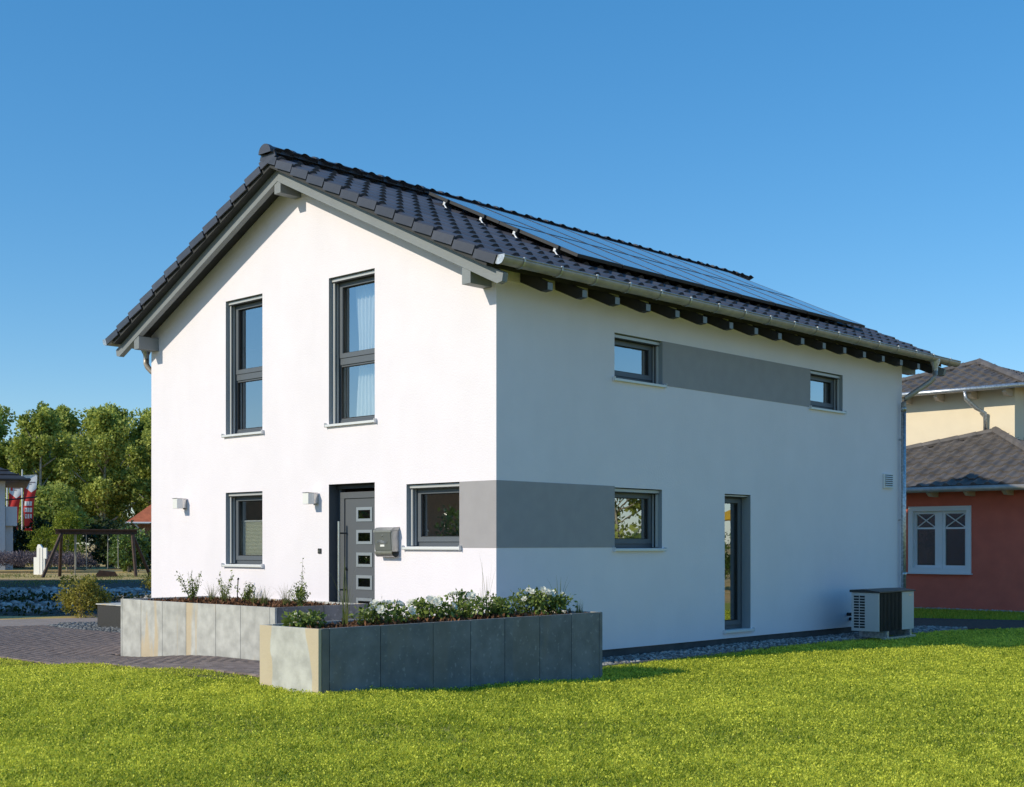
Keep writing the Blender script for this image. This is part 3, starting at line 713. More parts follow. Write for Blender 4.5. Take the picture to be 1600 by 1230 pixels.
for k, v in enumerate((3.10, 2.36, 1.72, 0.98)):
    m = pmat(v, PY0); e = thing('mounting_rail', '%s aluminium rail with white end cap under the solar panels' % rl[k], 'rail', m.to_translation(), 'solar panel rails'); e.rotation_euler = m.to_euler()
    Lr = 8 * (PWd + .022)
    def loc(name, mb, mm):
        o = bpy.data.objects.new(name, mb.mesh(name, mm)); COL.objects.link(o); o.parent = e; return o
    loc('rail_profile', MB().box(-.06, Lr + .04, -.02, .02, -.045, -.003), M['dark'])
    loc('end_cap', MB().box(-.068, -.0605, -.021, .021, -.046, -.002), M['alu'])
    loc('end_clamp', MB().box(-.035, -.003, -.018, .018, -.001, .047), M['dark'])
    for q in range(8):
        yy = 0.12 + q * 1.07
        loc('roof_hook', MB().tube([(yy, .0, -.05), (yy, -.05, -.055), (yy, -.09, -.075), (yy, -.10, -.105)], 0.011, 6), M['steel'])
    loc('edge_hook', MB().tube([(-.05, .0, -.03), (-.085, -.03, -.035), (-.10, -.09, -.06), (-.10, -.16, -.085)], 0.010, 8), M['alu'])
    for q in range(1, 8): loc('mid_clamp', MB().box(q * (PWd + .022) - .019, q * (PWd + .022) - .003, -.02, .02, .0, .046), M['dark'])

# ================================================================== FIXTURES ON THE HOUSE
def wall_lamp(x, label):
    e = thing('wall_lamp', label, 'lamp', (x, 0, 2.02), 'wall lamps on the gable')
    B('back_plate', (x - .055, x + .055, -0.012, -0.001, 2.03, 2.15), M['steel'], e)
    B('lamp_housing', (x - .05, x + .05, -0.085, -0.0125, 2.045, 2.175), M['steel'], e, bevel=.004)
    B('lamp_shade', (x - .062, x + .062, -0.185, -0.0855, 2.035, 2.185), M['opal'], e, bevel=.006)
    B('top_cover', (x - .066, x + .066, -0.189, -0.02, 2.186, 2.194), M['steel'], e)
    return e
wall_lamp(-6.66, 'white cube wall lamp left of the small ground floor window')
wall_lamp(-3.42, 'white cube wall lamp beside the grey front door')
e = thing('doorbell', 'small dark doorbell button on the white wall left of the door', 'doorbell', (-3.34, 0, 1.36))
B('bell_plate', (-3.375, -3.305, -0.014, -0.001, 1.365, 1.435), M['dark'], e, bevel=.003)
B('bell_button', (-3.355, -3.325, -0.019, -0.0145, 1.385, 1.415), M['steel'], e)
# mailbox
mx0, mx1 = -2.05, -1.72
e = thing('mailbox', 'stainless steel mailbox with newspaper roll beside the front door', 'mailbox', (mx0, 0, 1.27))
body = MB().prism([(mx0, -.005, 1.40), (mx0, -.12, 1.40), (mx0, -.135, 1.655), (mx0, -.005, 1.675)], (mx1 - mx0, 0, 0)); obj('box_body', body, M['mail'], e, bevel=.004)
lid = MB().prism([(mx0 - .006, -.004, 1.6765), (mx0 - .006, -.15, 1.656), (mx0 - .006, -.15, 1.644), (mx0 - .006, -.1505, 1.668), (mx0 - .006, -.10, 1.705), (mx0 - .006, -.004, 1.715)], (mx1 - mx0 + .012, 0, 0)); obj('lid', lid, M['mail'], e)
fl = MB().prism([(mx0 + .01, -.124, 1.415), (mx0 + .01, -.131, 1.415), (mx0 + .01, -.145, 1.640), (mx0 + .01, -.138, 1.640)], (mx1 - mx0 - .02, 0, 0)); fp = obj('front_flap', fl, M['mail2'], e)
B('name_plate', (mx0 + .12, mx0 + .20, -.1395, -.1325, 1.462, 1.488), M['whitepaint'], fp)
obj('lock', MB().tube([(mx0 + .16, -.139, 1.60), (mx0 + .16, -.150, 1.60)], .011, 10), M['steel'], fp)
for k in range(3):
    pts = [(mx0 + .06 + i * .022, -.1395 - .0005, 1.535 - k * .012 + .008 * math.sin(i * .7)) for i in range(10)]
    obj('embossed_wave', MB().tube(pts, .0035, 5), M['mail'], fp)
n = 12; vs = []
for xx in (mx0, mx1):
    for rr in (.062, .058):
        for j in range(n):
            q = math.pi * .95 + math.pi * 1.1 * j / (n - 1); vs.append((xx, -.066 + math.cos(q) * rr, 1.392 + math.sin(q) * rr))
fs = []
for j in range(n - 1): fs += [(j, j + 1, 2 * n + j + 1, 2 * n + j), (n + j, n + j + 1, 3 * n + j + 1, 3 * n + j)]
obj('newspaper_roll', MB().add(vs, fs), M['mail'], e, smooth=True)
# curtains and blind behind the glass
def curtain(x0, x1, y, z0, z1, waves, amp, label, tie=0.0):
    n = waves * 8 + 1; rows = 12; V = []; F = []
    for r in range(rows):
        t = r / (rows - 1); z = z1 + (z0 - z1) * t
        g = 1 - tie * math.sin(math.pi * min(1, t * 1.0)) ** 2
        for i in range(n):
            u = i / (n - 1)
            V.append((x0 + (x1 - x0) * (0.5 + (u - 0.5) * g), y + amp * math.sin(u * waves * 2 * math.pi + .4 * math.sin(t * 3)) * (0.6 + .4 * t), z))
    for r in range(rows - 1):
        for i in range(n - 1): F.append((r * n + i, r * n + i + 1, (r + 1) * n + i + 1, (r + 1) * n + i))
    o = obj('curtain', MB().add(V, F), M['curtain'], None, smooth=True)
    return tag(o, label, 'curtain')
curtain(-3.02, -2.52, 0.36, 3.10, 5.0, 6, 0.03, 'white sheer curtain behind the right upper window', 0.25)
pn = 26; V = []; F = []
for i in range(pn * 2 + 1):
    z = 1.30 + 0.52 * i / (pn * 2); yy = 0.235 + (0.012 if i % 2 else 0); V += [(-5.50, yy, z), (-4.73, yy, z)]
for i in range(pn * 2): F.append((2 * i, 2 * i + 1, 2 * i + 3, 2 * i + 2))
e = thing('pleated_blind', 'pale pleated blind half raised in the small ground floor window', 'blind', (-5.1, .24, 1.3))
obj('pleats', MB().add(V, F), M['blind'], e)
B('top_rail', (-5.51, -4.72, .228, .252, 1.822, 1.845), M['alu'], e); B('bottom_rail', (-5.51, -4.72, .228, .252, 1.282, 1.298), M['alu'], e)
# model of a sail boat ornament in the left upper window, room furniture
e = thing('sailboat_ornament', 'dark model sailing boat standing in the left upper window', 'ornament', (-4.95, .33, 3.12))
B('hull', (-5.12, -4.78, .31, .36, 3.125, 3.165), M['wood_dark'], e)
obj('mast', MB().tube([(-4.98, .335, 3.165), (-4.98, .335, 3.62)], .006, 6), M['wood_dark'], e)
obj('sail', MB().prism([(-4.97, .333, 3.19), (-4.80, .333, 3.19), (-4.97, .333, 3.60)], (0, .004, 0)), M['beam'], e)
obj('sail', MB().prism([(-4.99, .333, 3.19), (-5.09, .333, 3.19), (-4.99, .333, 3.48)], (0, .004, 0)), M['wood_dark'], e)

# ================================================================== GRAVEL STRIP, EDGING
def scatter(poly, n, rng=nrg):
    P = np.array(poly); lo = P.min(0); hi = P.max(0); out = np.zeros((0, 2))
    while len(out) < n:
        q = rng.uniform(lo, hi, (n * 2, 2)); out = np.vstack([out, q[inpoly(q[:, 0], q[:, 1], poly)]])
    return out[:n]
def polysheet(name, poly, dz, m, kind='structure', zfun=None):
    loops = [[Vector((x, y, 0)) for x, y in poly]]; tr = tessellate_polygon(loops)
    mb = MB().add([(x, y, (h1(x, y) if zfun is None else zfun(x, y)) + dz) for x, y in poly], [tuple(t) for t in tr])
    return tag(obj(name, mb, m), None, None, kind=kind)
GR = [(0.0, -0.1), (0.0, 3.3), (0.0, 6.5), (0.0, 11.0), (0.80, 11.0), (0.74, 9.4), (0.70, 6.5), (0.64, 3.3), (0.66, 0.2), (0.5, -0.1)]
polysheet('gravel_strip', GR, 0.010, M['soil'])
q = scatter(GR, 5200); q = q[q[:, 0] > 0.02]
r = nrg.uniform(.014, .034, len(q)); z = hgt(q[:, 0], q[:, 1]) + .010 + r * .35
tag(link('gravel', stones(np.column_stack([q, z]), r, M['gravel'], 'gravel', nrg.uniform(0, 1, len(q)) ** 1.6)), 'grey gravel along the foot of the long wall', 'gravel', kind='stuff')
ed = [(0.665, 0.15), (0.645, 3.3), (0.705, 6.5), (0.745, 9.4), (0.80, 11.0)]
mb = MB()
for (p, q2) in zip(ed[:-1], ed[1:]):
    za, zb = h1(*p), h1(*q2)
    mb.add([(p[0], p[1], za - .05), (q2[0], q2[1], zb - .05), (q2[0] + .035, q2[1], zb - .05), (p[0] + .035, p[1], za - .05), (p[0], p[1], za + .028), (q2[0], q2[1], zb + .028), (q2[0] + .035, q2[1], zb + .028), (p[0] + .035, p[1], za + .028)],
           [(0, 3, 2, 1), (4, 5, 6, 7), (0, 1, 5, 4), (1, 2, 6, 5), (2, 3, 7, 6), (3, 0, 4, 7)])
tag(obj('edging_strip', mb, M['edge']), 'low edging strip between gravel and lawn', 'edging')

# ================================================================== PAVING
PAV = [(-13.0, -3.5), (-10.2, -3.27), (-8.31, -3.08), (-6.4, -3.01), (-4.54, -3.06), (-2.99, -3.07), (-1.66, -3.05), (-0.27, -3.16), (0.48, -3.40), (0.48, 0.0), (-2.2, 0.0), (-2.2, -1.45), (-6.0, -1.45), (-6.0, 0.2), (-9.9, 0.75), (-10.9, 0.78), (-11.9, 0.8), (-13.05, 0.90), (-13.25, .15), (-13.4, -1.5)]
base = sheet('paving', -13.4, 0.5, -3.52, 0.95, 0.2, M['soil'], 0.004)
pavers = []
row = 0; yy = -3.5
while yy < 0.95:
    xx = -13.4 + (row % 2) * .1
    while xx < 0.48:
        pavers.append((xx + .1, yy + .05)); xx += .2
    yy += .1; row += 1
pavers = np.array(pavers); pavers = pavers[inpoly(pavers[:, 0], pavers[:, 1], PAV)]
hid = ((pavers[:, 0] > PLL[0] - .1) & (pavers[:, 0] < PLL[1] + .05) & (pavers[:, 1] > PLL[2] - .05)) | ((pavers[:, 0] > .4) & (pavers[:, 1] > -3.7))
pavers = pavers[~hid]
pm_ = MB().box(-.0965, .0965, -.0465, .0465, 0, .022); pmesh = pm_.mesh('paver', M['paver'])
pbev = bmesh.new(); pbev.from_mesh(pmesh); bmesh.ops.delete(pbev, geom=[f for f in pbev.faces if f.normal.z < -.5], context='FACES'); pbev.to_mesh(pmesh); pbev.free()
vis = (pavers[:, 1] < -1.2) & (pavers[:, 0] > -8.5)
dcam = np.hypot(pavers[:, 0] - CAM[0], pavers[:, 1] - CAM[1]); order = np.argsort(np.where(vis, dcam, 1e3 + dcam))
pz = hgt(pavers[:, 0], pavers[:, 1])
for i in order[:300]:
    o = link('paver', pmesh, base); o.location = (pavers[i, 0], pavers[i, 1], pz[i] + .006 + nrg.uniform(0, .003)); o.rotation_euler = (nrg.uniform(-.012, .012), nrg.uniform(-.012, .012), nrg.uniform(-.015, .015))
rs = MB()
bxv = np.array(pm_.v)
k_ = order[300:]
V = (bxv[None] + np.column_stack([pavers[k_], pz[k_] + .006 + nrg.uniform(0, .003, len(k_))])[:, None, :]).reshape(-1, 3)
F = (np.array(pm_.f)[None] + (np.arange(len(k_)) * 8)[:, None, None]).reshape(-1, 4)
prs = link('pavers_farther_away', npmesh('pavers', V, F, None, M['paver']), base); prs['kind'] = 'stuff'
# concrete path, black gravel patch, granite block
PATH = [(-13.7, -9), (-13.55, -1.6), (-13.30, .15), (-13.12, .83), (-13.16, 1.31), (-13.59, 2.01), (-13.84, 2.64), (-13.9, 5), (-13.6, 9), (-15.0, 9), (-15.2, 5), (-15.05, 3.23), (-15.33, 2.64), (-15.6, 2.06), (-15.86, 1.34), (-16.3, -1.6), (-16.6, -9)]
polysheet('path', PATH, 0.0, M['path'], zfun=lambda x, y: -.100)
BG_ = [(-13.04, .94), (-13.5, 1.5), (-13.35, 2.02), (-12.0, 2.1), (-9.0, 2.2), (-8.0, .3), (-9.95, .77), (-10.86, .80), (-11.84, .82)]
q = scatter(BG_, 2600); r = nrg.uniform(.02, .05, len(q)); z = np.full(len(q), -.10) + r * .4
tag(link('black_gravel', stones(np.column_stack([q, z]), r, M['gravel'], 'black_gravel', nrg.uniform(0, .55, len(q)) ** 1.5)), 'dark gravel beside the paving', 'gravel', kind='stuff')
polysheet('gravel_bed', BG_, 0.0, M['soil'], zfun=lambda x, y: -.102)
e = thing('granite_block', 'dark granite block standing left of the stone planter', 'block', (-10.9, 1.7, -.1))
B('block', (-12.0, -9.6, 1.45, 1.95, -.12, .34), M['granite'], e, bevel=.008)
B('block_top', (-12.02, -9.58, 1.43, 1.97, .342, .362), M['slab'], e)

# ================================================================== PLANTERS
def planter(label, x0, x1, y0, y1, top, splits_x, splits_y, bottom, frontm=M['slab'], rusty=()):
    e = thing('planter', label, 'planter', ((x0 + x1) / 2, (y0 + y1) / 2, bottom), 'stone planters by the entrance')
    t = .035
    def mk(b, m): return B('stone_slab', b, m, e, bevel=.003)
    g = .0035
    xs = splits_x; ys = splits_y
    for a, b in zip(xs[:-1], xs[1:]):
        mk((a + g, b - g, y0, y0 + t, bottom, top + rnd.uniform(-.002, .002)), frontm)
        mk((a + g, b - g, y1 - t, y1, bottom, top + rnd.uniform(-.002, .002)), M['slab'])
    for a, b in zip(ys[:-1], ys[1:]):
        mk((x1 - t, x1, a + g, b - g, bottom, top + rnd.uniform(-.002, .002)), M['slabdark'] if any(abs((a + b) / 2 - q) < .03 for q in rusty) else M['slab_shaded'])
        mk((x0, x0 + t, a + g, b - g, bottom, top + rnd.uniform(-.002, .002)), M['slab'])
    B('core', (x0 + t + .001, x1 - t - .001, y0 + t + .001, y1 - t - .001, bottom, top - .085), M['soil'], e)
    n = int((x1 - x0) * (y1 - y0) * 1100); q = np.column_stack([nrg.uniform(x0 + t + .03, x1 - t - .03, n), nrg.uniform(y0 + t + .03, y1 - t - .03, n)])
    mz = top - .075 + .05 * np.sin(np.clip((q[:, 0] - x0) / (x1 - x0), 0, 1) * np.pi) ** .5 * np.sin(np.clip((q[:, 1] - y0) / (y1 - y0), 0, 1) * np.pi) ** .5
    P = np.column_stack([q, mz + nrg.uniform(-.02, .02, n)])
    mu = link('bark_mulch', leaves(P, .06, nrg.uniform(0, 1, n), M['mulch'], 'bark_mulch', aspect=.45), e); mu['kind'] = 'stuff'
    return e
x0, x1, y0, y1, tp = PLR
planter('long stone planter with white roses at the house corner', x0, x1, y0, y1, tp, [x0, x1], [y0 + .036] + [y0 + .036 + s * (y1 - y0 - .036) for s in (.022, .175, .345, .475, .60, .735, .865, .985)] + [y1], -.25, frontm=M['slabfront'], rusty=(y0 + .036 + .011 * (y1 - y0),))
x0, x1, y0, y1, tp = PLL
planter('stone planter with grasses below the small ground floor window', x0, x1, y0, y1, tp, [x0 + t_ * (x1 - x0) for t_ in (0, .012, .15, .30, .46, .65, .80, .97, 1)], [y0 + .036, -.75, y1], -.35)

# ================================================================== PLANTS
def grow(points, m, name, parent, size, aspect=.6, jitter=.35, outward=None, tint=None):
    return link(name, leaves(points, size, tint if tint is not None else nrg.uniform(0, 1, len(points)), m, name, outward=outward, aspect=aspect, jitter=jitter), parent)
def blossom_mesh():
    mb = MB(); rr = random.Random(5)
    for ringi, (nn, rad, tilt) in enumerate(((6, .048, .25), (5, .036, .7), (4, .022, 1.1))):
        for k in range(nn):
            a = 2 * math.pi * (k + .5 * ringi) / nn + rr.uniform(-.1, .1); d = Vector((math.cos(a), math.sin(a), 0)); s = Vector((-d.y, d.x, 0))
            c, sn = math.cos(tilt), math.sin(tilt)
            b0 = d * .004; m1 = d * rad * .55 * c + Vector((0, 0, rad * .55 * sn)); tpp = d * rad * c + Vector((0, 0, rad * sn + .004))
            mb.add([b0, m1 + s * rad * .42, tpp + s * rad * .2, tpp - s * rad * .2, m1 - s * rad * .42], [(0, 1, 2, 3, 4)])
    me = mb.mesh('blossom', M['petal']); at = me.attributes.new('tint', 'FLOAT', 'POINT'); at.data.foreach_set('value', [rr.random() for _ in me.vertices]); return me
bl = blossom_mesh()
def rose(x, y, z, w_, h_, nfl, label, seed):
    h_ *= .70; rg = np.random.default_rng(seed); rr = random.Random(seed)
    e = thing('rose_bush', label, 'rose bush', (x, y, z), 'white rose bushes in the long planter')
    st = MB(); tips = []
    for k in range(9):
        a = rr.uniform(0, 6.28); rad = w_ * .5 * rr.uniform(.2, .95); hh = h_ * rr.uniform(.55, 1.0)
        p = Vector((x + math.cos(a) * rad, y + math.sin(a) * rad, z + hh)); mid = Vector((x, y, z)).lerp(p, .5) + Vector((0, 0, h_ * .12))
        st.tube([(x + rr.uniform(-.03, .03), y + rr.uniform(-.03, .03), z - .04), mid, p], [.006, .004, .002], 5); tips.append(p)
    obj('stems', st, M['stem'], e)
    k = 26; u = unit(rg.normal(size=(k, 3))); cc = np.array([x, y, z + h_ * .5]) + u * rg.uniform(.2, 1, (k, 1)) ** .5 * np.array([w_ * .42, w_ * .42, h_ * .42])
    P, o_, t = clumpcloud(cc, rg.uniform(.05, .10, k), 26, rg); grow(P, M['rose_leaf'], 'foliage', e, .045, .62, tint=t, outward=o_)
    for q in range(nfl):
        a = rr.uniform(0, 6.28); el = rr.uniform(.15, 1.4)
        p = Vector((x + math.cos(a) * math.cos(el) * w_ * .52, y + math.sin(a) * math.cos(el) * w_ * .52, z + h_ * .5 + math.sin(el) * h_ * .52))
        if rr.random() < .35: p = tips[q % len(tips)] + Vector((0, 0, .01))
        f = link('blossom', bl, e); d = (p - Vector((x, y, z + h_ * .3))).normalized() + Vector((.35, -.45, .35)); m_ = d.to_track_quat('Z', 'Y').to_matrix().to_4x4()
        s = rr.uniform(.75, 1.1); f.matrix_basis = Matrix.Translation(p) @ m_ @ Matrix.Diagonal((s, s, s, 1))
    return e
zr = PLR[4] - .03
ROSES = [(0.78, -3.42, .40, .16, 4, 'small low white rose at the front left end of the long planter'),
         (1.00, -2.62, .62, .30, 9, 'dense white rose bush in front of the door in the long planter'),
         (0.95, -1.95, .50, .34, 6, 'white rose bush second to the right of the door'),
         (0.90, -1.45, .58, .38, 9, 'tall white rose bush in the middle of the long planter'),
         (0.92, -0.98, .44, .30, 4, 'sparse rose bush just left of the house corner'),
         (0.95, -0.42, .58, .40, 10, 'full white rose bush right of the house corner'),
         (0.98, -0.10, .46, .34, 7, 'white rose bush second from the right end of the long planter')]
for i, (x, y, w_, h_, nf, lb) in enumerate(ROSES): rose(x, y, zr, w_, h_, nf, lb, 100 + i)
def reed(x, y, z, h_, n, label, seed, cat='grass plant', name='tall_grass', spread=.25, wid=.012, group=None):
    rg = np.random.default_rng(seed); rr = random.Random(seed); e = thing(name, label, cat, (x, y, z), group)
    V = []; F = []; T = []
    for k in range(n):
        a = rr.uniform(0, 6.28); hh = h_ * rr.uniform(.45, 1.0); ln = spread * rr.uniform(.2, 1.0) * hh; w2 = wid * rr.uniform(.6, 1.2) / 2; s = (-math.sin(a) * w2, math.cos(a) * w2)
        bx_, by_ = x + rr.uniform(-.03, .03), y + rr.uniform(-.03, .03); k0 = len(V); t = rr.random(); seg = 5; droop = rr.uniform(0, .35)
        for i in range(seg + 1):
            u = i / seg; r_ = ln * u ** 1.7; zz = z - .03 + hh * (u - droop * u ** 3 * (ln / hh) * 2); tw = 1 - u * .95
            V += [(bx_ + math.cos(a) * r_ - s[0] * tw, by_ + math.sin(a) * r_ - s[1] * tw, zz), (bx_ + math.cos(a) * r_ + s[0] * tw, by_ + math.sin(a) * r_ + s[1] * tw, zz)]; T += [t, t]
        F += [(k0 + 2 * i, k0 + 2 * i + 1, k0 + 2 * i + 3, k0 + 2 * i + 2) for i in range(seg)]
    link('blades', npmesh('blades', np.array(V), np.array(F), np.array(T), M['orn_grass']), e); return e
reed(0.92, -3.02, zr, .78, 12, 'tall green grass stalks in front of the front door', 41, spread=.42, wid=.014)
reed(0.98, -1.18, zr, .80, 10, 'tall pale grass stalks rising among the roses below the right ground floor window', 42, spread=.25, wid=.014)
reed(0.90, 0.08, zr, .62, 7, 'bent grass stalk at the right end of the long planter', 43, spread=.7, wid=.018)
reed(1.15, 0.16, zr, .22, 60, 'small tuft of pale grass at the right corner of the long planter', 44, spread=.35, wid=.006)
zl = PLL[4] - .035
for i, (x, y, h_, lb) in enumerate(((-4.85, -.72, .38, 'loose tuft of grass near the left shrub in the left planter'), (-4.35, -.85, .40, 'arching grass tuft left of the path light in the left planter'), (-3.65, -.85, .34, 'arching grass tuft in the middle of the left planter'), (-3.30, -.95, .38, 'dense grass tuft in the right half of the left planter'), (-2.95, -.85, .40, 'grass tuft next to the right shrub in the left planter'))):
    reed(x, y, zl, h_, 80, lb, 60 + i, name='ornamental_grass', spread=.75, wid=.007, group='grass tufts in the left planter')
def twiggy(x, y, z, w_, h_, nst, label, seed, lm='rose_leaf', ls=.035):
    h_ *= .82; rr = random.Random(seed); rg = np.random.default_rng(seed); e = thing('small_shrub', label, 'shrub', (x, y, z)); st = MB(); P = []
    for k in range(nst):
        a = rr.uniform(0, 6.28); hh = h_ * rr.uniform(.4, 1.0); rad = w_ * .5 * rr.uniform(.1, 1)
        pts = [Vector((x, y, z - .03)), Vector((x + math.cos(a) * rad * .5, y + math.sin(a) * rad * .5, z + hh * .5)), Vector((x + math.cos(a) * rad, y + math.sin(a) * rad, z + hh))]
        st.tube(pts, [.004, .003, .0015], 4)
        for i in range(26):
            u = rr.uniform(.15, 1); p = pts[0].lerp(pts[1], u * 2) if u < .5 else pts[1].lerp(pts[2], u * 2 - 1); P.append((p.x + rr.gauss(0, .012), p.y + rr.gauss(0, .012), p.z + rr.gauss(0, .012)))
    obj('stems', st, M['stem'], e); grow(np.array(P), M[lm], 'foliage', e, ls, .5)
twiggy(-5.35, -.72, zl, .42, .52, 16, 'twiggy shrub with small leaves at the left end of the left planter', 71)
twiggy(-4.95, -.45, zl, .30, .60, 7, 'thin upright twigs behind the left shrub of the left planter', 72)
twiggy(-3.98, -.75, zl, .32, .40, 16, 'bushy small shrub in the middle of the left planter', 73)
twiggy(-2.72, -.80, zl, .36, .42, 18, 'leafy shrub at the right end of the left planter', 74)
twiggy(-2.80, -.72, zl, .14, .78, 2, 'single tall flowering twig above the right shrub of the left planter', 75)
e = thing('path_light', 'thin black path light stake among the grasses of the left planter', 'light', (-4.18, -.75, zl))
obj('stake', MB().tube([(-4.2, -.75, zl - .05), (-4.17, -.75, zl + .33)], .008, 6), M['black'], e); obj('head', MB().tube([(-4.17, -.75, zl + .33), (-4.12, -.78, zl + .34)], .014, 8), M['black'], e)

# ================================================================== HEAT PUMP
hx0, hx1, hy0, hy1, hz0, hz1 = .58, 1.05, 7.36, 8.52, .14, .74
e = thing('heat_pump', 'silver and black heat pump unit on gravel at the foot of the long wall', 'heat pump', (.8, 7.9, 0))
B('casing', (hx0, hx1 - .035, hy0 + .02, hy1, hz0, hz1), M['dark'], e)
B('side_panel', (hx0, hx1 - .002, hy0, hy0 + .0195, hz0, hz1), M['silver'], e, bevel=.004)
for r_ in range(12):
    for c_ in range(2):
        B('vent_slot', (hx0 + .045 + c_ * .10, hx0 + .13 + c_ * .10, hy0 - .003, hy0 + .002, hz0 + .05 + r_ * .043, hz0 + .078 + r_ * .043), M['black'], e)
B('front_panel', (hx1 - .034, hx1, hy1 - .40, hy1 - .001, hz0, hz1), M['silver'], e, bevel=.004)
B('maker_badge', (hx1 + .0005, hx1 + .004, hy1 - .17, hy1 - .09, hz1 - .07, hz1 - .045), M['steel'], e)
ng = 17
for k in range(ng):
    y_ = hy0 + .03 + k * (hy1 - .41 - hy0 - .04) / (ng - 1)
    B('grille_fin', (hx1 - .034, hx1 - .003, y_, y_ + .012, hz0 + .005, hz1 - .003), M['dark'], e)
obj('cover', MB().prism([(hx0 - .02, hy0 - .02, hz1 + .001), (hx1 + .02, hy0 - .02, hz1 + .001), (hx1 + .02, hy0 - .02, hz1 + .02), (.8, hy0 - .02, hz1 + .05), (hx0 - .02, hy0 - .02, hz1 + .04)], (0, hy1 - hy0 + .04, 0)), M['dark'], e)
for y_ in (hy0 + .2, hy1 - .2):
    B('foot', (hx0 + .02, hx1 + .03, y_, y_ + .06, .03, hz0 - .001), M['galv'], e)
B('base_rail', (hx1 - .02, hx1 + .06, hy0 + .1, hy1 - .05, .015, .05), M['galv'], e)

for y_, z_ in ((8.28, .32), (8.36, .24)):
    obj('insulated_pipe', MB().tube([(hx0 + .01, y_, z_), (.30, y_, z_), (.12, y_, z_ + .02), (-.01, y_, z_ + .02)], .028, 8), M['black'], e, smooth=True)
# ================================================================== LAWN GRASS
LAWN = LE + [(0.5, -3.74), (1.42, -3.74), (1.42, 0.29), (0.70, 0.29), (0.685, 3.3), (0.745, 6.5), (0.785, 9.4), (0.84, 10.2), (1.6, 11.7), (4.0, 13.2), (16, 13.6), (16, -14), (-16, -14)]
rg = np.random.default_rng(99)
N = 2300000
dd = rg.uniform(5.0, 32.0, N); an = rg.uniform(-.60, .60, N)
ca, sa = np.cos(TH), np.sin(TH)
lx = np.sin(an) * dd; ly = np.cos(an) * dd
gx = CAM[0] + lx * ca - ly * sa; gy = CAM[1] + lx * sa + ly * ca
ok = inpoly(gx, gy, LAWN); gx, gy, dd = gx[ok], gy[ok], dd[ok]
def lat(x, y, s, ph): return np.sin(x * s + ph + 1.7 * np.sin(y * s * .6 + ph)) * np.sin(y * s * .9 - ph + 1.3 * np.sin(x * s * .7))
patch = .5 + .20 * lat(gx, gy, 1.3, .3) + .22 * lat(gx, gy, 5.3, 1.1) + .30 * lat(gx, gy, 29.0, 2.2) + .26 * lat(gx + .31 * gy, gy - .2 * gx, 47.0, .7)
keep = rg.uniform(0, 1, len(gx)) < np.clip(.25 + 1.0 * patch, .10, 1); gx, gy, dd, patch = gx[keep], gy[keep], dd[keep], patch[keep]
lim = 900000
if len(gx) > lim: gx, gy, dd, patch = gx[:lim], gy[:lim], dd[:lim], patch[:lim]
gz = hgt(gx, gy) - .012
tint = np.clip(.18 + .55 * patch + rg.normal(0, .20, len(gx)), 0, 1)
big = .85 + .4 * patch
me = blades(np.column_stack([gx, gy, gz]), .030 * big, .0065 + .0003 * dd, 1.3, tint, M['grass'], 'lawn_grass', rg)
k_ = slice(0, 400000); nl = len(gx[k_]); lp = np.column_stack([gx[k_] + rg.normal(0, .01, nl), gy[k_] + rg.normal(0, .01, nl), gz[k_] + rg.uniform(.012, .036, nl) * big[k_]])
lt = np.clip(.28 + .5 * patch[k_] + rg.normal(0, .32, nl), 0, 1)
tag(link('lawn_clover', leaves(lp, .0095 + .0006 * dd[k_][:, None], lt, M['grass'], 'lawn_clover', outward=np.tile([0, 0, .35], (nl, 1)), aspect=.8, rng=rg)), 'small clover leaves among the lawn grass', 'clover', kind='stuff')
tag(link('lawn_grass', me), 'short mown yellow green grass of the front lawn', 'grass', kind='stuff')

# ================================================================== NEIGHBOUR ON THE RIGHT
def plane_tiles(name, tri, origin, ax, upv, nrm, m, parent, wd=.32, rowp=.36):
    """cover the polygon tri (list of local (a,b) on the plane) with joined tile geometry"""
    tbm = tilemesh(); A = np.array(tbm.v); sc = wd / TW; A = A * np.array([sc, 1, 1.25]); Fm = [f for f in tbm.f]
    P = np.array(tri); lo = P.min(0); hi = P.max(0); offs = []
    b = lo[1]
    while b < hi[1]:
        a = lo[0]
        while a < hi[0]:
            if inpoly(np.array([a + wd / 2]), np.array([b + rowp * .5]), tri)[0]: offs.append((a, b, 0))
            a += wd
        b += rowp
    O = np.array(offs); n = len(O)
    V = (A[None] + O[:, None, :]).reshape(-1, 3)
    Wd = np.array(origin)[None] + V[:, :1] * np.array(ax) + V[:, 1:2] * np.array(upv) + V[:, 2:3] * np.array(nrm)
    F = (np.array([f for f in Fm if len(f) == 4])[None] + (np.arange(n) * len(A))[:, None, None]).reshape(-1, 4)
    o = link(name, npmesh(name, Wd, F, None, m), parent); o['kind'] = 'stuff'; return o
def caps(name, p, q, n, r, m, parent):
    p, q = Vector(p), Vector(q)
    for k in range(n):
        a = p.lerp(q, k / n); b = p.lerp(q, (k + 1.12) / n); obj(name, MB().tube([a, b], [r * 1.08, r * .92], 8), m, parent)
nb = thing('neighbour_house', 'red house with cream upper storey and brown hipped roofs behind the garden', 'house', (-4, 19, 0))
wo = rect(-3.40, -1.89, .83, 2.36)
obj('red_wall', MB().add([(p.x, 17.3, p.y) for p in [Vector((a, b, 0)) for a, b in rect(-9.2, .12, -.15, 2.90) + wo]],
    [tuple(t) for t in tessellate_polygon([[Vector((a, b, 0)) for a, b in rect(-9.2, .12, -.15, 2.90)], [Vector((a, b, 0)) for a, b in wo]])]), M['redwall'], nb)
obj('red_side_wall', MB().poly([(.12, 17.3, -.15), (.12, 25, -.15), (.12, 25, 2.90), (.12, 17.3, 2.90)]), M['redwall'], nb)
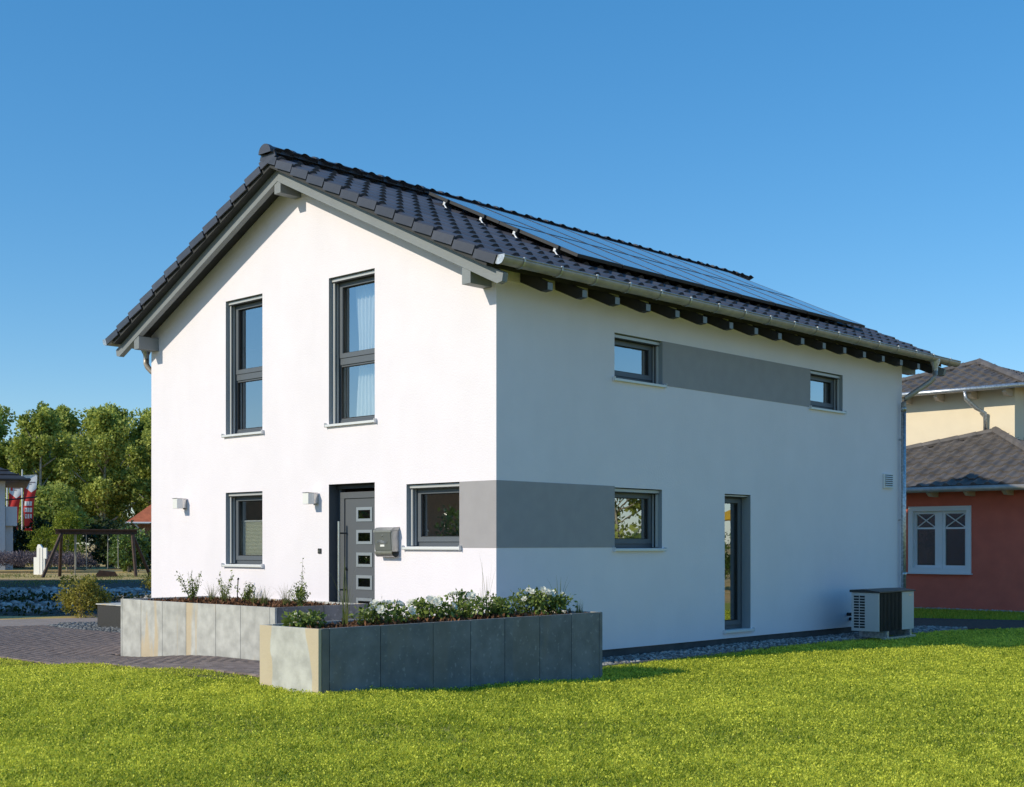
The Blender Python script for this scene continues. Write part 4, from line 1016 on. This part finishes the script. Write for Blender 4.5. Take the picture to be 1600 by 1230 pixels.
B('cream_wall', (-9.2, -1.97, 19.9, 25.5, 2.9, 5.42), M['cream'], nb)
B('room', (-4.2, -1.0, 19.0, 19.1, 0, 2.9), M['inside'], nb); B('room_floor', (-4.4, -.9, 17.35, 19.0, -.02, .02), M['roomfloor'], nb)
# white double window
def Nw(a, d, z): return (a, 17.3 + d, z)
fr = MB(); ring(fr, Nw, -3.40, -1.89, .83, 2.36, .11, -.03, .13); wn = obj('window', fr, M['winwhite'], nb)
mb = MB(); pbox(mb, Nw, -2.715, -2.595, .941, 2.249, .04, .125); obj('mullion', mb, M['winwhite'], wn)
for (a0_, a1_) in ((-3.288, -2.717), (-2.593, -2.002)):
    mb = MB(); ring(mb, Nw, a0_, a1_, .942, 2.248, .06, .05, .12); s_ = obj('sash', mb, M['winwhite'], wn)
    i0, i1 = a0_ + .061, a1_ - .061
    mb = MB(); pbox(mb, Nw, i0, i1, 1.835, 1.875, .06, .09); obj('cross_bar', mb, M['winwhite'], wn)
    for sgn in (1, -1):
        za, zb = (1.88, 2.185) if sgn > 0 else (2.185, 1.88)
        obj('diagonal_bar', MB().tube([(i0 + .01, 17.375, za), (i1 - .01, 17.375, zb)], .014, 4), M['winwhite'], wn)
    mb = MB(); pbox(mb, Nw, i0, i1, 1.003, 2.187, .095, .10); obj('pane', mb, M['dglass'], wn)
mb = MB(); pbox(mb, Nw, -3.44, -1.86, .80, .828, -.07, .0); obj('sill', mb, M['winwhite'], wn)
e = thing('potted_plant', 'leafy plant in a yellow pot inside the window of the red house', 'plant', (-3.05, 17.75, 1.0))
obj('pot', MB().tube([(-3.05, 17.75, 1.05), (-3.05, 17.75, 1.28)], [.09, .12], 10), M['yellow'], e); B('stand', (-3.25, -2.8, 17.55, 17.95, .02, 1.045), M['wood_dark'], e)
grow(np.array([-3.05, 17.75, 1.55]) + unit(nrg.normal(size=(260, 3))) * nrg.uniform(.05, .26, (260, 1)), M['leaf_dark'], 'foliage', e, .10, .4)
# lower hipped roof
cp, sp = math.cos(math.atan(.466)), math.sin(math.atan(.466))
AX = Vector((-2.42, 19.83, 2.78 + .466 * 3.03)); EL = Vector((-9.4, 16.8, 2.78)); ER = Vector((.61, 16.8, 2.78)); EB = Vector((.61, 24.0, 2.78)); RB = Vector((-2.42, 22.2, AX.z))
lo_ = Vector((0, 0, -.06))
lr = obj('lower_roof', MB().poly([EL + lo_, ER + lo_, AX + lo_]).poly([ER + lo_, EB + lo_, RB + lo_, AX + lo_]).poly([EL + lo_, AX + lo_, Vector((-9.4, 22, 3.4))]), M['soffit'], nb)
L2 = lambda P_: ((P_[0] + 9.4), (P_[1] - 16.8) / cp)
plane_tiles('roof_tiles', [L2(EL), L2(ER), L2(AX)], EL, (1, 0, 0), (0, cp, sp), (0, -sp, cp), M['tilebrown'], lr)
R2 = lambda P_: ((P_[1] - 16.8), (.61 - P_[0]) / cp)
plane_tiles('roof_tiles', [R2(ER), R2(EB), R2(RB), R2(AX)], ER, (0, 1, 0), (-cp, 0, sp), (sp, 0, cp), M['tilebrown'], lr)
caps('hip_tile', AX + Vector((0, 0, .05)), ER + Vector((0, 0, .05)), 11, .10, M['tilebrown'], lr)
caps('hip_tile', AX + Vector((0, 0, .03)), EL + Vector((0, 0, .03)), 18, .085, M['tilebrown'], lr)
obj('lower_gutter', MB().tube([(-9.4, 16.74, 2.72), (.66, 16.74, 2.72)], .065, 10), M['zinc'], nb, smooth=True)
def beamend(x, ywall, yout, z, m): return MB().prism([(x, ywall, z), (x, yout, z - .03), (x, yout - .0, z - .09), (x, yout + .12, z - .16), (x, ywall, z - .17)], (.09, 0, 0))
for k in range(11): obj('beam_end', beamend(-8.9 + k * .87 + .05, 17.31, 16.86, 2.735, M['beam']), M['beam'], nb)
# upper hipped roof
cu, su = math.cos(math.atan(.4)), math.sin(math.atan(.4))
UA = Vector((-3.59, 21.61, 5.28 + .4 * 2.21)); UL = Vector((-6.6, 19.4, 5.28)); UR = Vector((-1.5, 19.4, 5.28)); UB_ = Vector((-1.5, 25.0, 5.28)); URB = Vector((-3.59, 23.4, UA.z))
ur = obj('upper_roof', MB().poly([UL + lo_, UR + lo_, UA + lo_]).poly([UR + lo_, UB_ + lo_, URB + lo_, UA + lo_]).poly([UL + lo_, UA + lo_, Vector((-7, 23, 5.3))]), M['soffit'], nb)
plane_tiles('roof_tiles', [(P_.x + 6.6, (P_.y - 19.4) / cu) for P_ in (UL, UR, UA)], UL, (1, 0, 0), (0, cu, su), (0, -su, cu), M['tilebrown'], ur)
c2 = 2.09 / math.hypot(2.09, UA.z - 5.28); s2 = math.sqrt(1 - c2 * c2)
plane_tiles('roof_tiles', [((P_.y - 19.4), (-1.5 - P_.x) / c2) for P_ in (UR, UB_, URB, UA)], UR, (0, 1, 0), (-c2, 0, s2), (s2, 0, c2), M['tilebrown'], ur)
caps('hip_tile', UA + Vector((0, 0, .04)), UR + Vector((0, 0, .04)), 9, .09, M['tilebrown'], ur); caps('hip_tile', UA + Vector((0, 0, .03)), UL + Vector((0, 0, .03)), 10, .085, M['tilebrown'], ur)
obj('upper_gutter', MB().tube([(-6.7, 19.34, 5.24), (-1.45, 19.34, 5.24)], .06, 10), M['galv'], nb, smooth=True)
for k in range(6): obj('beam_end', beamend(-6.4 + k * .86, 19.91, 19.46, 5.215, M['beam']), M['beam'], nb)
obj('downpipe', MB().tube([(-2.95, 19.34, 5.2), (-2.95, 19.36, 5.02), (-2.80, 19.6, 4.80), (-2.66, 19.80, 4.68), (-2.66, 19.82, 4.22)], .05, 10), M['galv'], nb, smooth=True)
obj('flashing', MB().prism([(-2.6, 19.885, 4.16), (-1.9, 19.885, 3.85), (-1.9, 19.885, 3.99), (-2.6, 19.885, 4.30)], (0, .012, 0)), M['galv'], nb)
q = np.column_stack([nrg.uniform(-6, 1, 1400), nrg.uniform(16.85, 17.28, 1400)]); r = nrg.uniform(.02, .04, len(q))
tag(link('wall_gravel', stones(np.column_stack([q, np.full(len(q), .0) + r * .4]), r, M['cobble'], 'wall_gravel', nrg.uniform(0, 1, len(q)))), 'pale gravel at the foot of the red wall', 'gravel', kind='stuff')
SO = [(-3, 10.6), (0.8, 11.0), (1.7, 12.0), (5, 13.4), (5, 15.2), (0.7, 14.3), (-1.1, 13.6), (-4, 12.6)]
polysheet('bare_soil', SO, 0.006, M['soil'])
G2 = [(-5, 12.4), (-1.1, 13.6), (0.7, 14.3), (5, 15.2), (5, 16.9), (-5, 16.9)]
q = scatter(G2, 60000); me = blades(np.column_stack([q, hgt(q[:, 0], q[:, 1]) - .01]), .05, .014, .7, np.clip(nrg.normal(.3, .2, len(q)), 0, 1), M['grass'], 'grass_strip')
tag(link('grass_strip', me), 'shaded strip of grass before the red house', 'grass', kind='stuff')

# ================================================================== BACKGROUND ON THE LEFT
ca_, sa_ = math.cos(TH), math.sin(TH)
def W(l_, f_, z=GZ): return Vector((CAM[0] + l_ * ca_ - f_ * sa_, CAM[1] + l_ * sa_ + f_ * ca_, z))   # metres right of / ahead of the viewpoint
SPIN = {'sign_stele': -.75}
def frame(e): return Matrix.Translation(e.location) @ Matrix.Rotation(math.atan2(-(e.location.x - CAM[0]), e.location.y - CAM[1]) + SPIN.get(e.name, 0), 4, 'Z')
def P_(e, name, mb, m, parent=None, smooth=False): return obj(name, mb.xf(frame(e)), m, parent or e, smooth)
# pale grey house at the picture edge
e = thing('grey_house', 'pale grey house with dark hipped roof and balcony at the left edge', 'house', W(-31.8, 80))
P_(e, 'wall', MB().box(-10, .32, 0, 9, -.1, 5.6), M['greyhouse']); P_(e, 'annex_wall', MB().box(.33, .78, .6, 7, -.1, 2.75), M['greyhouse'])
P_(e, 'balcony', MB().box(.34, 1.02, .2, 4.0, 2.76, 3.95), M['greyhouse']); P_(e, 'balcony_rail', MB().tube([(.3, .2, 4.35), (2.2, 1.5, 4.62)], .05, 6), M['dark'])
rf = P_(e, 'roof', MB().add([(-11, -1, 5.62), (1.75, -1, 5.62), (1.75, 10, 5.62), (-11, 10, 5.62), (-5.5, 4.5, 8.2), (-3.8, 4.5, 8.2), (-11, -1, 5.52), (1.75, -1, 5.52), (1.75, 10, 5.52), (-11, 10, 5.52)], [(0, 1, 5, 4), (1, 2, 5), (2, 3, 4, 5), (3, 0, 4), (6, 7, 8, 9), (0, 1, 7, 6), (1, 2, 8, 7)]), M['tiledark'])
for k in range(9):
    t_ = k / 9; P_(e, 'tile_course', MB().tube([(-11 + 5.5 * t_, -1 + 5.5 * t_, 5.66 + 2.58 * t_), (1.75 - 5.55 * t_, -1 + 5.5 * t_, 5.66 + 2.58 * t_)], .05, 5), M['tiledark'], rf)
P_(e, 'gutter', MB().tube([(-11, -1.05, 5.60), (1.8, -1.05, 5.60)], .07, 6), M['dark'])
# flags
def flag(l_, f_, h_, label):
    e = thing('flag', label, 'flag', W(l_, f_), 'red and white banners')
    P_(e, 'pole', MB().tube([(0, 0, 0), (0, 0, h_)], [.07, .045], 8), M['pole'])
    P_(e, 'boom', MB().tube([(0, 0, h_ - .45), (1.0, 0, h_ - .38)], .02, 6), M['pole'])
    zt, zb = h_ - .42, h_ - 4.5; nx, nz = 8, 20
    def fp(u, v):
        z = zt + (zb - zt) * v; w2 = .94 - .38 * v
        return (.10 + u * w2 + .03 * math.sin(v * 9), .12 * math.sin(u * 4 + v * 6) * (.3 + v), z)
    for nm, v0, v1, m in (('white_cloth', 0, .26, M['flagwhite']), ('red_cloth', .26, 1, M['flagred'])):
        V = []; F = []
        for j in range(nz + 1):
            for i in range(nx + 1):
                u = i / nx
                if nm == 'white_cloth': v = (v0 + (.20 + .11 * (1 - abs(u - .62) * 1.6) - v0) * j / nz)
                else: vs_ = .20 + .11 * (1 - abs(u - .62) * 1.6); v = vs_ + (1 - vs_) * j / nz
                V.append(fp(u, v))
        for j in range(nz):
            for i in range(nx): a = j * (nx + 1) + i; F.append((a, a + 1, a + nx + 2, a + nx + 1))
        cl = P_(e, nm, MB().add(V, F), m, smooth=True)
        def patch(u0, u1, v0_, v1_, mm):
            vv = [fp(u0, v0_), fp(u1, v0_), fp(u1, v1_), fp(u0, v1_)]; vv = [(p[0], p[1] - .015, p[2]) for p in vv]
            P_(e, 'print', MB().poly(vv), mm, cl)
        if nm == 'white_cloth':
            patch(.12, .30, .10, .17, M['flagred']); patch(.36, .86, .115, .135, M['flaggrey']); patch(.36, .58, .15, .165, M['flaggrey'])
        else:
            for r_, ws in enumerate(((.12, .30, .34, .52, .56, .80), (.12, .34, .38, .60, .64, .84), (.12, .36, .42, .58, .66, .82))):
                for q_ in range(3): patch(ws[2 * q_], ws[2 * q_ + 1], .47 + r_ * .115, .55 + r_ * .115, M['flagwhite'])
            patch(.12, .85, .93, .95, M['flagwhite'])
    return e
flag(-36.1, 95, 7.1, 'red and white banner on a pole, the whole one beside the grey house')
flag(-37.6, 96, 6.7, 'red and white banner half hidden behind the grey house balcony')
# white sign post
e = thing('sign_stele', 'white information stele standing on the dry lawn near the swing', 'sign', W(-25.0, 68))
P_(e, 'tall_board', MB().prism([(-.10, 0, 0), (.28, 0, 0), (.28, 0, 1.42), (.12, 0, 1.60), (-.02, 0, 1.60), (-.10, 0, 1.42)], (0, .10, 0)), M['whitepaint'])
P_(e, 'short_board', MB().box(-.32, -.12, .02, .10, 0, .92), M['whitepaint']); P_(e, 'side_board', MB().box(.30, .52, .03, .10, .85, 1.42), M['whitepaint'])
P_(e, 'board_gap', MB().box(.10, .13, -.004, -.001, .05, 1.40), M['flaggrey']); P_(e, 'post', MB().box(.32, .40, .04, .09, 0, .849), M['whitepaint'])
# swing set
e = thing('swing_set', 'dark brown wooden swing set on the dry lawn', 'swing', W(-20.6, 64))
P_(e, 'top_beam', MB().box(-1.95, 1.90, -.09, .09, 2.10, 2.30), M['wood_dark'])
P_(e, 'beam_cover', MB().box(-2.0, 1.98, -.22, .22, 2.302, 2.36), M['wood_dark'])
for s_ in (-1, 1):
    for (dx, dy) in (((-.85, -.9), (-.10, .9)) if s_ < 0 else ((.15, -.9), (.92, .9))):
        P_(e, 'leg', MB().tube([(s_ * 1.68, dy * .06, 2.12), (s_ * 1.68 + dx, dy, -.05)], .085, 6), M['wood_dark'])
for (sx, hh) in ((-.75, .35), (.75, .38)):
    st_ = P_(e, 'swing_seat', MB().box(sx - .24, sx + .24, -.10, .10, hh, hh + .035), M['wood_dark'])
    for q_ in (-.25, .25): P_(e, 'rope', MB().tube([(sx + q_, 0, hh + .02), (sx + q_ * .95, 0, 2.10)], .022, 5), M['rope'], st_)
P_(e, 'centre_post', MB().tube([(-1.05, .6, -.05), (-1.05, .1, 2.1)], .03, 5), M['rope'])
P_(e, 'low_stone', MB().prism([(-.15, -1.2, 0), (1.0, -1.2, 0), (.85, -1.2, .26), (.1, -1.2, .34)], (0, .5, 0)), M['wood_dark'])
# house with red tiled roof
e = thing('brick_house', 'brown house with orange red tiled roof behind the laurel bush', 'house', W(-32.4, 110))
P_(e, 'wall', MB().box(.0, 9, 0, 8, -.1, 3.5), M['brick'])
P_(e, 'roof', MB().add([(-.55, -.8, 3.45), (9.6, -.8, 3.45), (9.6, 8.8, 3.45), (-.55, 8.8, 3.45), (4.0, 4, 6.9), (6, 4, 6.9)], [(0, 1, 5, 4), (1, 2, 5), (2, 3, 4, 5), (3, 0, 4), (0, 3, 2, 1)]), M['tilered'])
P_(e, 'gutter', MB().tube([(-.6, -.85, 3.40), (9.6, -.85, 3.40)], .09, 8), M['pole']); P_(e, 'downpipe', MB().tube([(.2, -.8, 3.3), (1.0, -.1, 2.4), (1.0, -.1, 0)], .07, 6), M['pole'])
P_(e, 'window', MB().box(1.6, 2.6, -.05, .0, 1.0, 2.3), M['winwhite'])

# ---- shrubs and trees
def shrub(name, l_, f_, w_, h_, label, m, seed, leaf=.12, k=40, per=70, cat='shrub', group=None, world=None, cone=0.0, z0=GZ, aspect=.55, low=.0):
    rg = np.random.default_rng(seed); p = Vector(world) if world else W(l_, f_, z0); e = thing(name, label, cat, p, group)
    u = unit(rg.normal(size=(k, 3))); rr = rg.uniform(.25, 1, (k, 1)) ** .45
    c = u * rr * np.array([w_ * .40, w_ * .40, h_ * .44]); zc = c[:, 2] + h_ * .5
    if cone: s = 1 - cone * np.clip(zc / h_, 0, 1); c[:, 0] *= s * 1.3; c[:, 1] *= s * 1.3
    C_ = np.column_stack([c[:, 0] + p.x, c[:, 1] + p.y, zc + p.z])
    P, o_, t = clumpcloud(C_, rg.uniform(.10, .20, k) * max(w_, h_) * .85, per, rg)
    P[:, 2] = np.maximum(P[:, 2], p.z + .02)
    link('foliage', leaves(P, leaf, t, m, 'foliage', outward=o_, aspect=aspect, rng=rg), e)
    st = MB(); r_ = random.Random(seed)
    for q_ in range(7):
        a = r_.uniform(0, 6.28); rad = w_ * .3 * r_.random(); st.tube([(p.x, p.y, p.z - .05), (p.x + math.cos(a) * rad * .4, p.y + math.sin(a) * rad * .4, p.z + h_ * .35), (p.x + math.cos(a) * rad, p.y + math.sin(a) * rad, p.z + h_ * .75)], [.02 * w_, .014 * w_, .005 * w_], 5)
    obj('stems', st, M['bark'], e); return e
shrub('spirea_bush', 0, 0, 1.35, 1.0, 'yellow green leafy bush beside the path', M['leaf_spirea'], 201, .065, 46, 80, world=(-16.0, 3.25, -.14))
shrub('spirea_bush', 0, 0, 1.5, .95, 'yellow green bush just left of the white house corner', M['leaf_spirea'], 202, .07, 40, 70, world=(-23.3, 9.9, -.14))
shrub('laurel_bush', -22.0, 74, 2.7, 2.55, 'round glossy light green laurel bush behind the right end of the swing', M['leaf_laurel'], 203, .20, 60, 60, aspect=.5)
shrub('golden_conifer', -26.6, 77, 2.0, 3.9, 'tall bright yellow green feathery bush behind the left end of the swing', M['leaf_yellow'], 204, .16, 60, 90, cone=.6, aspect=.35)
shrub('golden_conifer', -28.6, 79, 2.4, 2.7, 'lower bright yellow green bush between the flag and the swing', M['leaf_yellow'], 205, .16, 50, 80, cone=.5, aspect=.35)
for i, (l_, f_, w_, h_, lb) in enumerate(((-25.0, 83, 3.6, 3.0, 'dark shrub in the gap left of the swing seats'), (-22.6, 84, 3.8, 3.2, 'dark shrub directly behind the swing seats'), (-30.8, 86, 3.6, 3.4, 'dark shrub behind the flag pole'), (-34.2, 88, 4.0, 3.4, 'dark shrub beside the grey house wall'), (-20.4, 88, 3.6, 3.4, 'dark shrub behind the laurel bush'), (-28.0, 90, 4.2, 3.8, 'dark shrub behind the yellow green bushes'))):
    shrub('dark_shrub', l_, f_, w_, h_, lb, M['leaf_dark'], 210 + i, .26, 46, 60, group='dark shrubs behind the lawn')
shrub('purple_shrub', -25.2, 95, 3.4, 4.0, 'dark purple leaved shrub above the swing beam', M['leaf_purple'], 221, .22, 40, 70)
shrub('purple_shrub', -27.6, 118, 4.0, 7.5, 'dark reddish tree behind the orange roof', M['leaf_purple'], 222, .30, 50, 70, cat='tree')
rg = np.random.default_rng(230); n = 16000
lq = rg.uniform(-33.5, -24.3, n); fq = rg.uniform(71.5, 76, n); env = np.clip(np.minimum((lq + 33.6) / .8, (-24.2 - lq) / .9), 0, 1) ** .5 * np.clip((fq - 71.3) / .8, 0, 1) ** .5
hq = env * (.95 + .2 * np.sin(lq * 6) * np.sin(fq * 5)) * rg.uniform(.55, 1.05, n)
P = np.array([W(a, b, GZ + c) for a, b, c in zip(lq, fq, hq)]); link_ = link('lavender_bed', leaves(P, .17, np.clip(hq * .8 + rg.normal(0, .15, n), 0, 1), M['lavender'], 'lavender_bed', outward=np.tile([0, 0, 1.2], (n, 1)), aspect=.22, rng=rg))
tag(link_, 'grey purple lavender bed along the far side of the lawn', 'lavender', kind='stuff')

def tree(l_, f_, h_, w_, label, seed, m='leaf_tree', leaf=.30, k=135, per=105, world=None, group='tall trees behind the garden', trunkh=.12):
    rg = np.random.default_rng(seed); rr = random.Random(seed); p = Vector(world) if world else W(l_, f_)
    e = thing('broadleaf_tree', label, 'tree', p, group)
    tk = MB(); tk.tube([(p.x, p.y, p.z - .1), (p.x + rr.uniform(-.2, .2), p.y, p.z + h_ * .35), (p.x + rr.uniform(-.3, .3), p.y + rr.uniform(-.3, .3), p.z + h_ * .68), (p.x, p.y, p.z + h_ * .92)], [h_ * .016, h_ * .012, h_ * .007, h_ * .002], 8)
    cents = []; rads = []
    nb_ = 26
    for b in range(nb_):
        t = trunkh + (.95 - trunkh) * (b + rr.random()) / nb_; a = rr.uniform(0, 6.28)
        prof = math.sin(math.pi * min(1, (t * .93 + .10)) ** .8) ** .6
        reach = w_ * .58 * prof * rr.uniform(.55, 1.1)
        tip = Vector((p.x + math.cos(a) * reach, p.y + math.sin(a) * reach, p.z + min(h_ * .98, h_ * t + reach * rr.uniform(.35, .9))))
        base_ = Vector((p.x, p.y, p.z + h_ * t * .88)); mid = base_.lerp(tip, .55) + Vector((0, 0, -.08 * reach))
        tk.tube([base_, mid, tip], [h_ * .0075 * (1.3 - t), h_ * .005, h_ * .002], 5)
        for s in range(int(k / nb_) + 1):
            q = base_.lerp(tip, rr.uniform(.35, 1.05)); cents.append((q.x + rr.gauss(0, w_ * .06), q.y + rr.gauss(0, w_ * .06), q.z + rr.gauss(0, h_ * .02))); rads.append(w_ * rr.uniform(.07, .15))
    for s in range(6): cents.append((p.x + rr.gauss(0, w_ * .05), p.y + rr.gauss(0, w_ * .05), p.z + h_ * rr.uniform(.86, .97))); rads.append(w_ * rr.uniform(.05, .09))
    obj('trunk', tk, M['bark'], e, smooth=True)
    P, o_, t = clumpcloud(np.array(cents), np.array(rads), per, rg, 1.15)
    link('crown', leaves(P, leaf, t, M[m], 'crown', outward=o_ * .6, aspect=.7, rng=rg), e); return e
TR = [(-57, 128, 14.8, 6.0, 'broadleaf tree above the roof of the grey house'), (-50.4, 124, 14.6, 5.6, 'second tree of the front row from the left edge'), (-47.0, 131, 15.6, 5.2, 'slim tree right behind the flag'),
      (-44.2, 121, 14.3, 5.6, 'pale leafy tree above the yellow green bushes'), (-41.4, 130, 15.5, 5.4, 'tall tree above the left end of the swing'), (-38.6, 122, 14.5, 5.6, 'lighter green tree above the middle of the swing'),
      (-36.2, 131, 15.6, 5.4, 'tree rising left of the orange roof'), (-33.2, 124, 14.7, 5.6, 'tree directly above the orange roof'), (-30.4, 130, 15.4, 5.6, 'tree half hidden by the white house corner'), (-53.5, 133, 15.7, 5.4, 'leftmost tree behind the grey house roof ridge'),
      (-49.0, 140, 16.8, 6, 'leftmost tree of the back row'), (-45.4, 141, 16.4, 6, 'tree in the back row left of the middle'), (-42.6, 139, 16.7, 6, 'tree in the back row between the flag and the swing'), (-39.4, 141, 16.5, 6, 'tree in the middle of the back row'), (-36.2, 140, 16.8, 6, 'tree in the back row left of the orange roof'), (-33.0, 138, 16.4, 6, 'tree in the back row near the white house')]
for i, (l_, f_, h_, w_, lb) in enumerate(TR): tree(l_, f_, h_, w_, lb, 300 + i)
for i, (l_, f_) in enumerate(((-58, 104), (-50, 107), (-45.5, 104), (-41, 107), (-37.2, 104))):
    shrub('undergrowth_bush', l_, f_, 6.5, 5.6 + (i % 3) * .9, ['leafy green bush below the trees at the far left', 'leafy green bush under the trees behind the grey house', 'leafy green bush under the trees behind the flag', 'leafy green bush under the trees above the yellow bushes', 'leafy green bush under the trees behind the swing', 'leafy green bush under the trees beside the orange roof', 'leafy green bush under the trees behind the orange roof'][i], M['leaf_tree'], 330 + i, .34, 110, 90, group='bushes under the tall trees')

# ---- rock bed in front of the lawn
rg = np.random.default_rng(240)
BED = [(-12.6, 29.2), (-8.3, 29.2), (-8.3, 33), (-13.5, 46.5), (-22, 46.5), (-16, 33)]
q = scatter(BED, 2200, rg); band = (np.abs(q[:, 1] - 42) < 3.6) | (np.abs(q[:, 1] - 33) < 1.8) | (rg.uniform(0, 1, len(q)) < .16); q = q[band]
r = rg.uniform(.05, .14, len(q)); P = np.array([W(a, b, GZ + c * .35) for (a, b), c in zip(q, r)])
tag(link('rock_bed_stones', stones(P, r, M['cobble'], 'rock_bed_stones', rg.uniform(0, 1, len(q)), rg)), 'pale blue grey stones scattered over the shaded bed', 'stones', kind='stuff')
tag(obj('bed_and_shade_strip', MB().poly([W(a, b, GZ + .004) for a, b in [(-12.6, 29.2), (-8.3, 29.2), (-8.3, 33), (-14.6, 57.5), (-27, 59.5), (-16, 33)]]), M['soil']), None, None, kind='structure')  # bed soil, run on at the back as painted shade over dry lawn
q = scatter(BED, 5000, rg); q = q[(np.abs(q[:, 1] - 37) < 2.2) | (q[:, 1] < 31)]
P = np.array([W(a, b, GZ + rg.uniform(0, .18)) for a, b in q]); tag(link('ground_cover', leaves(P, .12, rg.uniform(0, .8, len(P)), M['leaf_dark'], 'ground_cover', rng=rg)), 'low dark green ground cover among the stones', 'ground cover', kind='stuff')
GL = [(-34, 48.5), (-10, 48.5), (-12, 70), (-34, 70)]
q = scatter(GL, 24000, rg); q = q[(np.sin(q[:, 0] * .9) + np.sin(q[:, 1] * .7 + 1) + rg.normal(0, .8, len(q))) > .2]
P = np.array([W(a, b, GZ) for a, b in q]); tag(link('dry_grass', blades(P, .07, .03, .8, rg.uniform(.3, 1, len(P)), M['orn_grass'], 'dry_grass', rg)), 'thin dry grass on the brown lawn behind the bed', 'grass', kind='stuff')

# ================================================================== BESIDE THE PICTURE (seen in the window panes and by their shadow)
e = thing('timber_house', 'brown flat roofed house left of the picture, mirrored in the ground floor windows', 'house', (-26, -12, GZ))
B('wall', (-32, -19.6, -24, -.2, -.2, 4.25), M['brick'], e); B('roof_slab', (-32.3, -19.3, -24.3, .1, 4.251, 4.55), M['tiledark'], e)
e = thing('grey_hall', 'long grey hall left of the picture whose shadow lies over the stone bed', 'building', W(-22, 45))
hc = [W(-16.6, 36), W(-25.0, 54.5), W(-36, 50), W(-28, 31)]
obj('hall_wall', MB().prism([(p.x, p.y, -.2) for p in hc], (0, 0, 6.0)), M['greyhouse'], e); obj('hall_roof', MB().prism([(p.x, p.y, 5.801) for p in hc], (0, 0, .25)), M['tiledark'], e)
for i, p in enumerate(((-15.5, -14.5, GZ), (-17.5, -11.5, GZ))):
    shrub('garden_shrub', 0, 0, 2.6, 3.0, ['garden shrub mirrored in the small ground floor window', 'garden shrub mirrored in the right ground floor window'][i], M['leaf_laurel'], 400 + i, .14, 50, 70, world=p)
for i, (p, h_, w_) in enumerate((((22, 30, GZ), 5.8, 4.5), ((15.5, 33, GZ), 5.2, 4), ((29, 33, GZ), 6.0, 5), ((37, 40, GZ), 7, 6))):
    tree(0, 0, h_, w_, ['garden tree mirrored in the lower window of the long wall', 'garden tree mirrored in the narrow window', 'garden tree far right of the picture', 'tall garden tree at the far right beyond the picture'][i], 410 + i, leaf=.22, k=80, per=60, world=p, group='trees right of the picture')
for i in range(6):
    shrub('hedge_bush', 0, 0, 2.8, 2.0, 'hedge bush right of the picture, %s from the red house' % ordn[i], M['leaf_laurel'], 420 + i, .15, 40, 60, world=(10 + i * 2.6, 27.5 - i * .5, GZ), group='hedge right of the picture')
e = thing('yellow_parasol', 'yellow parasol mirrored in the narrow window of the long wall', 'parasol', (11.5, 23.5, GZ))
obj('parasol_pole', MB().tube([(11.5, 23.5, GZ), (11.5, 23.5, 2.7)], .03, 8), M['pole'], e)
vs = [(11.5, 23.5, 2.75)] + [(11.5 + 1.5 * math.cos(a * math.pi / 4), 23.5 + 1.5 * math.sin(a * math.pi / 4), 2.2) for a in range(8)]
obj('canopy', MB().add(vs, [(0, 1 + i, 1 + (i + 1) % 8) for i in range(8)]), M['yellow'], e)
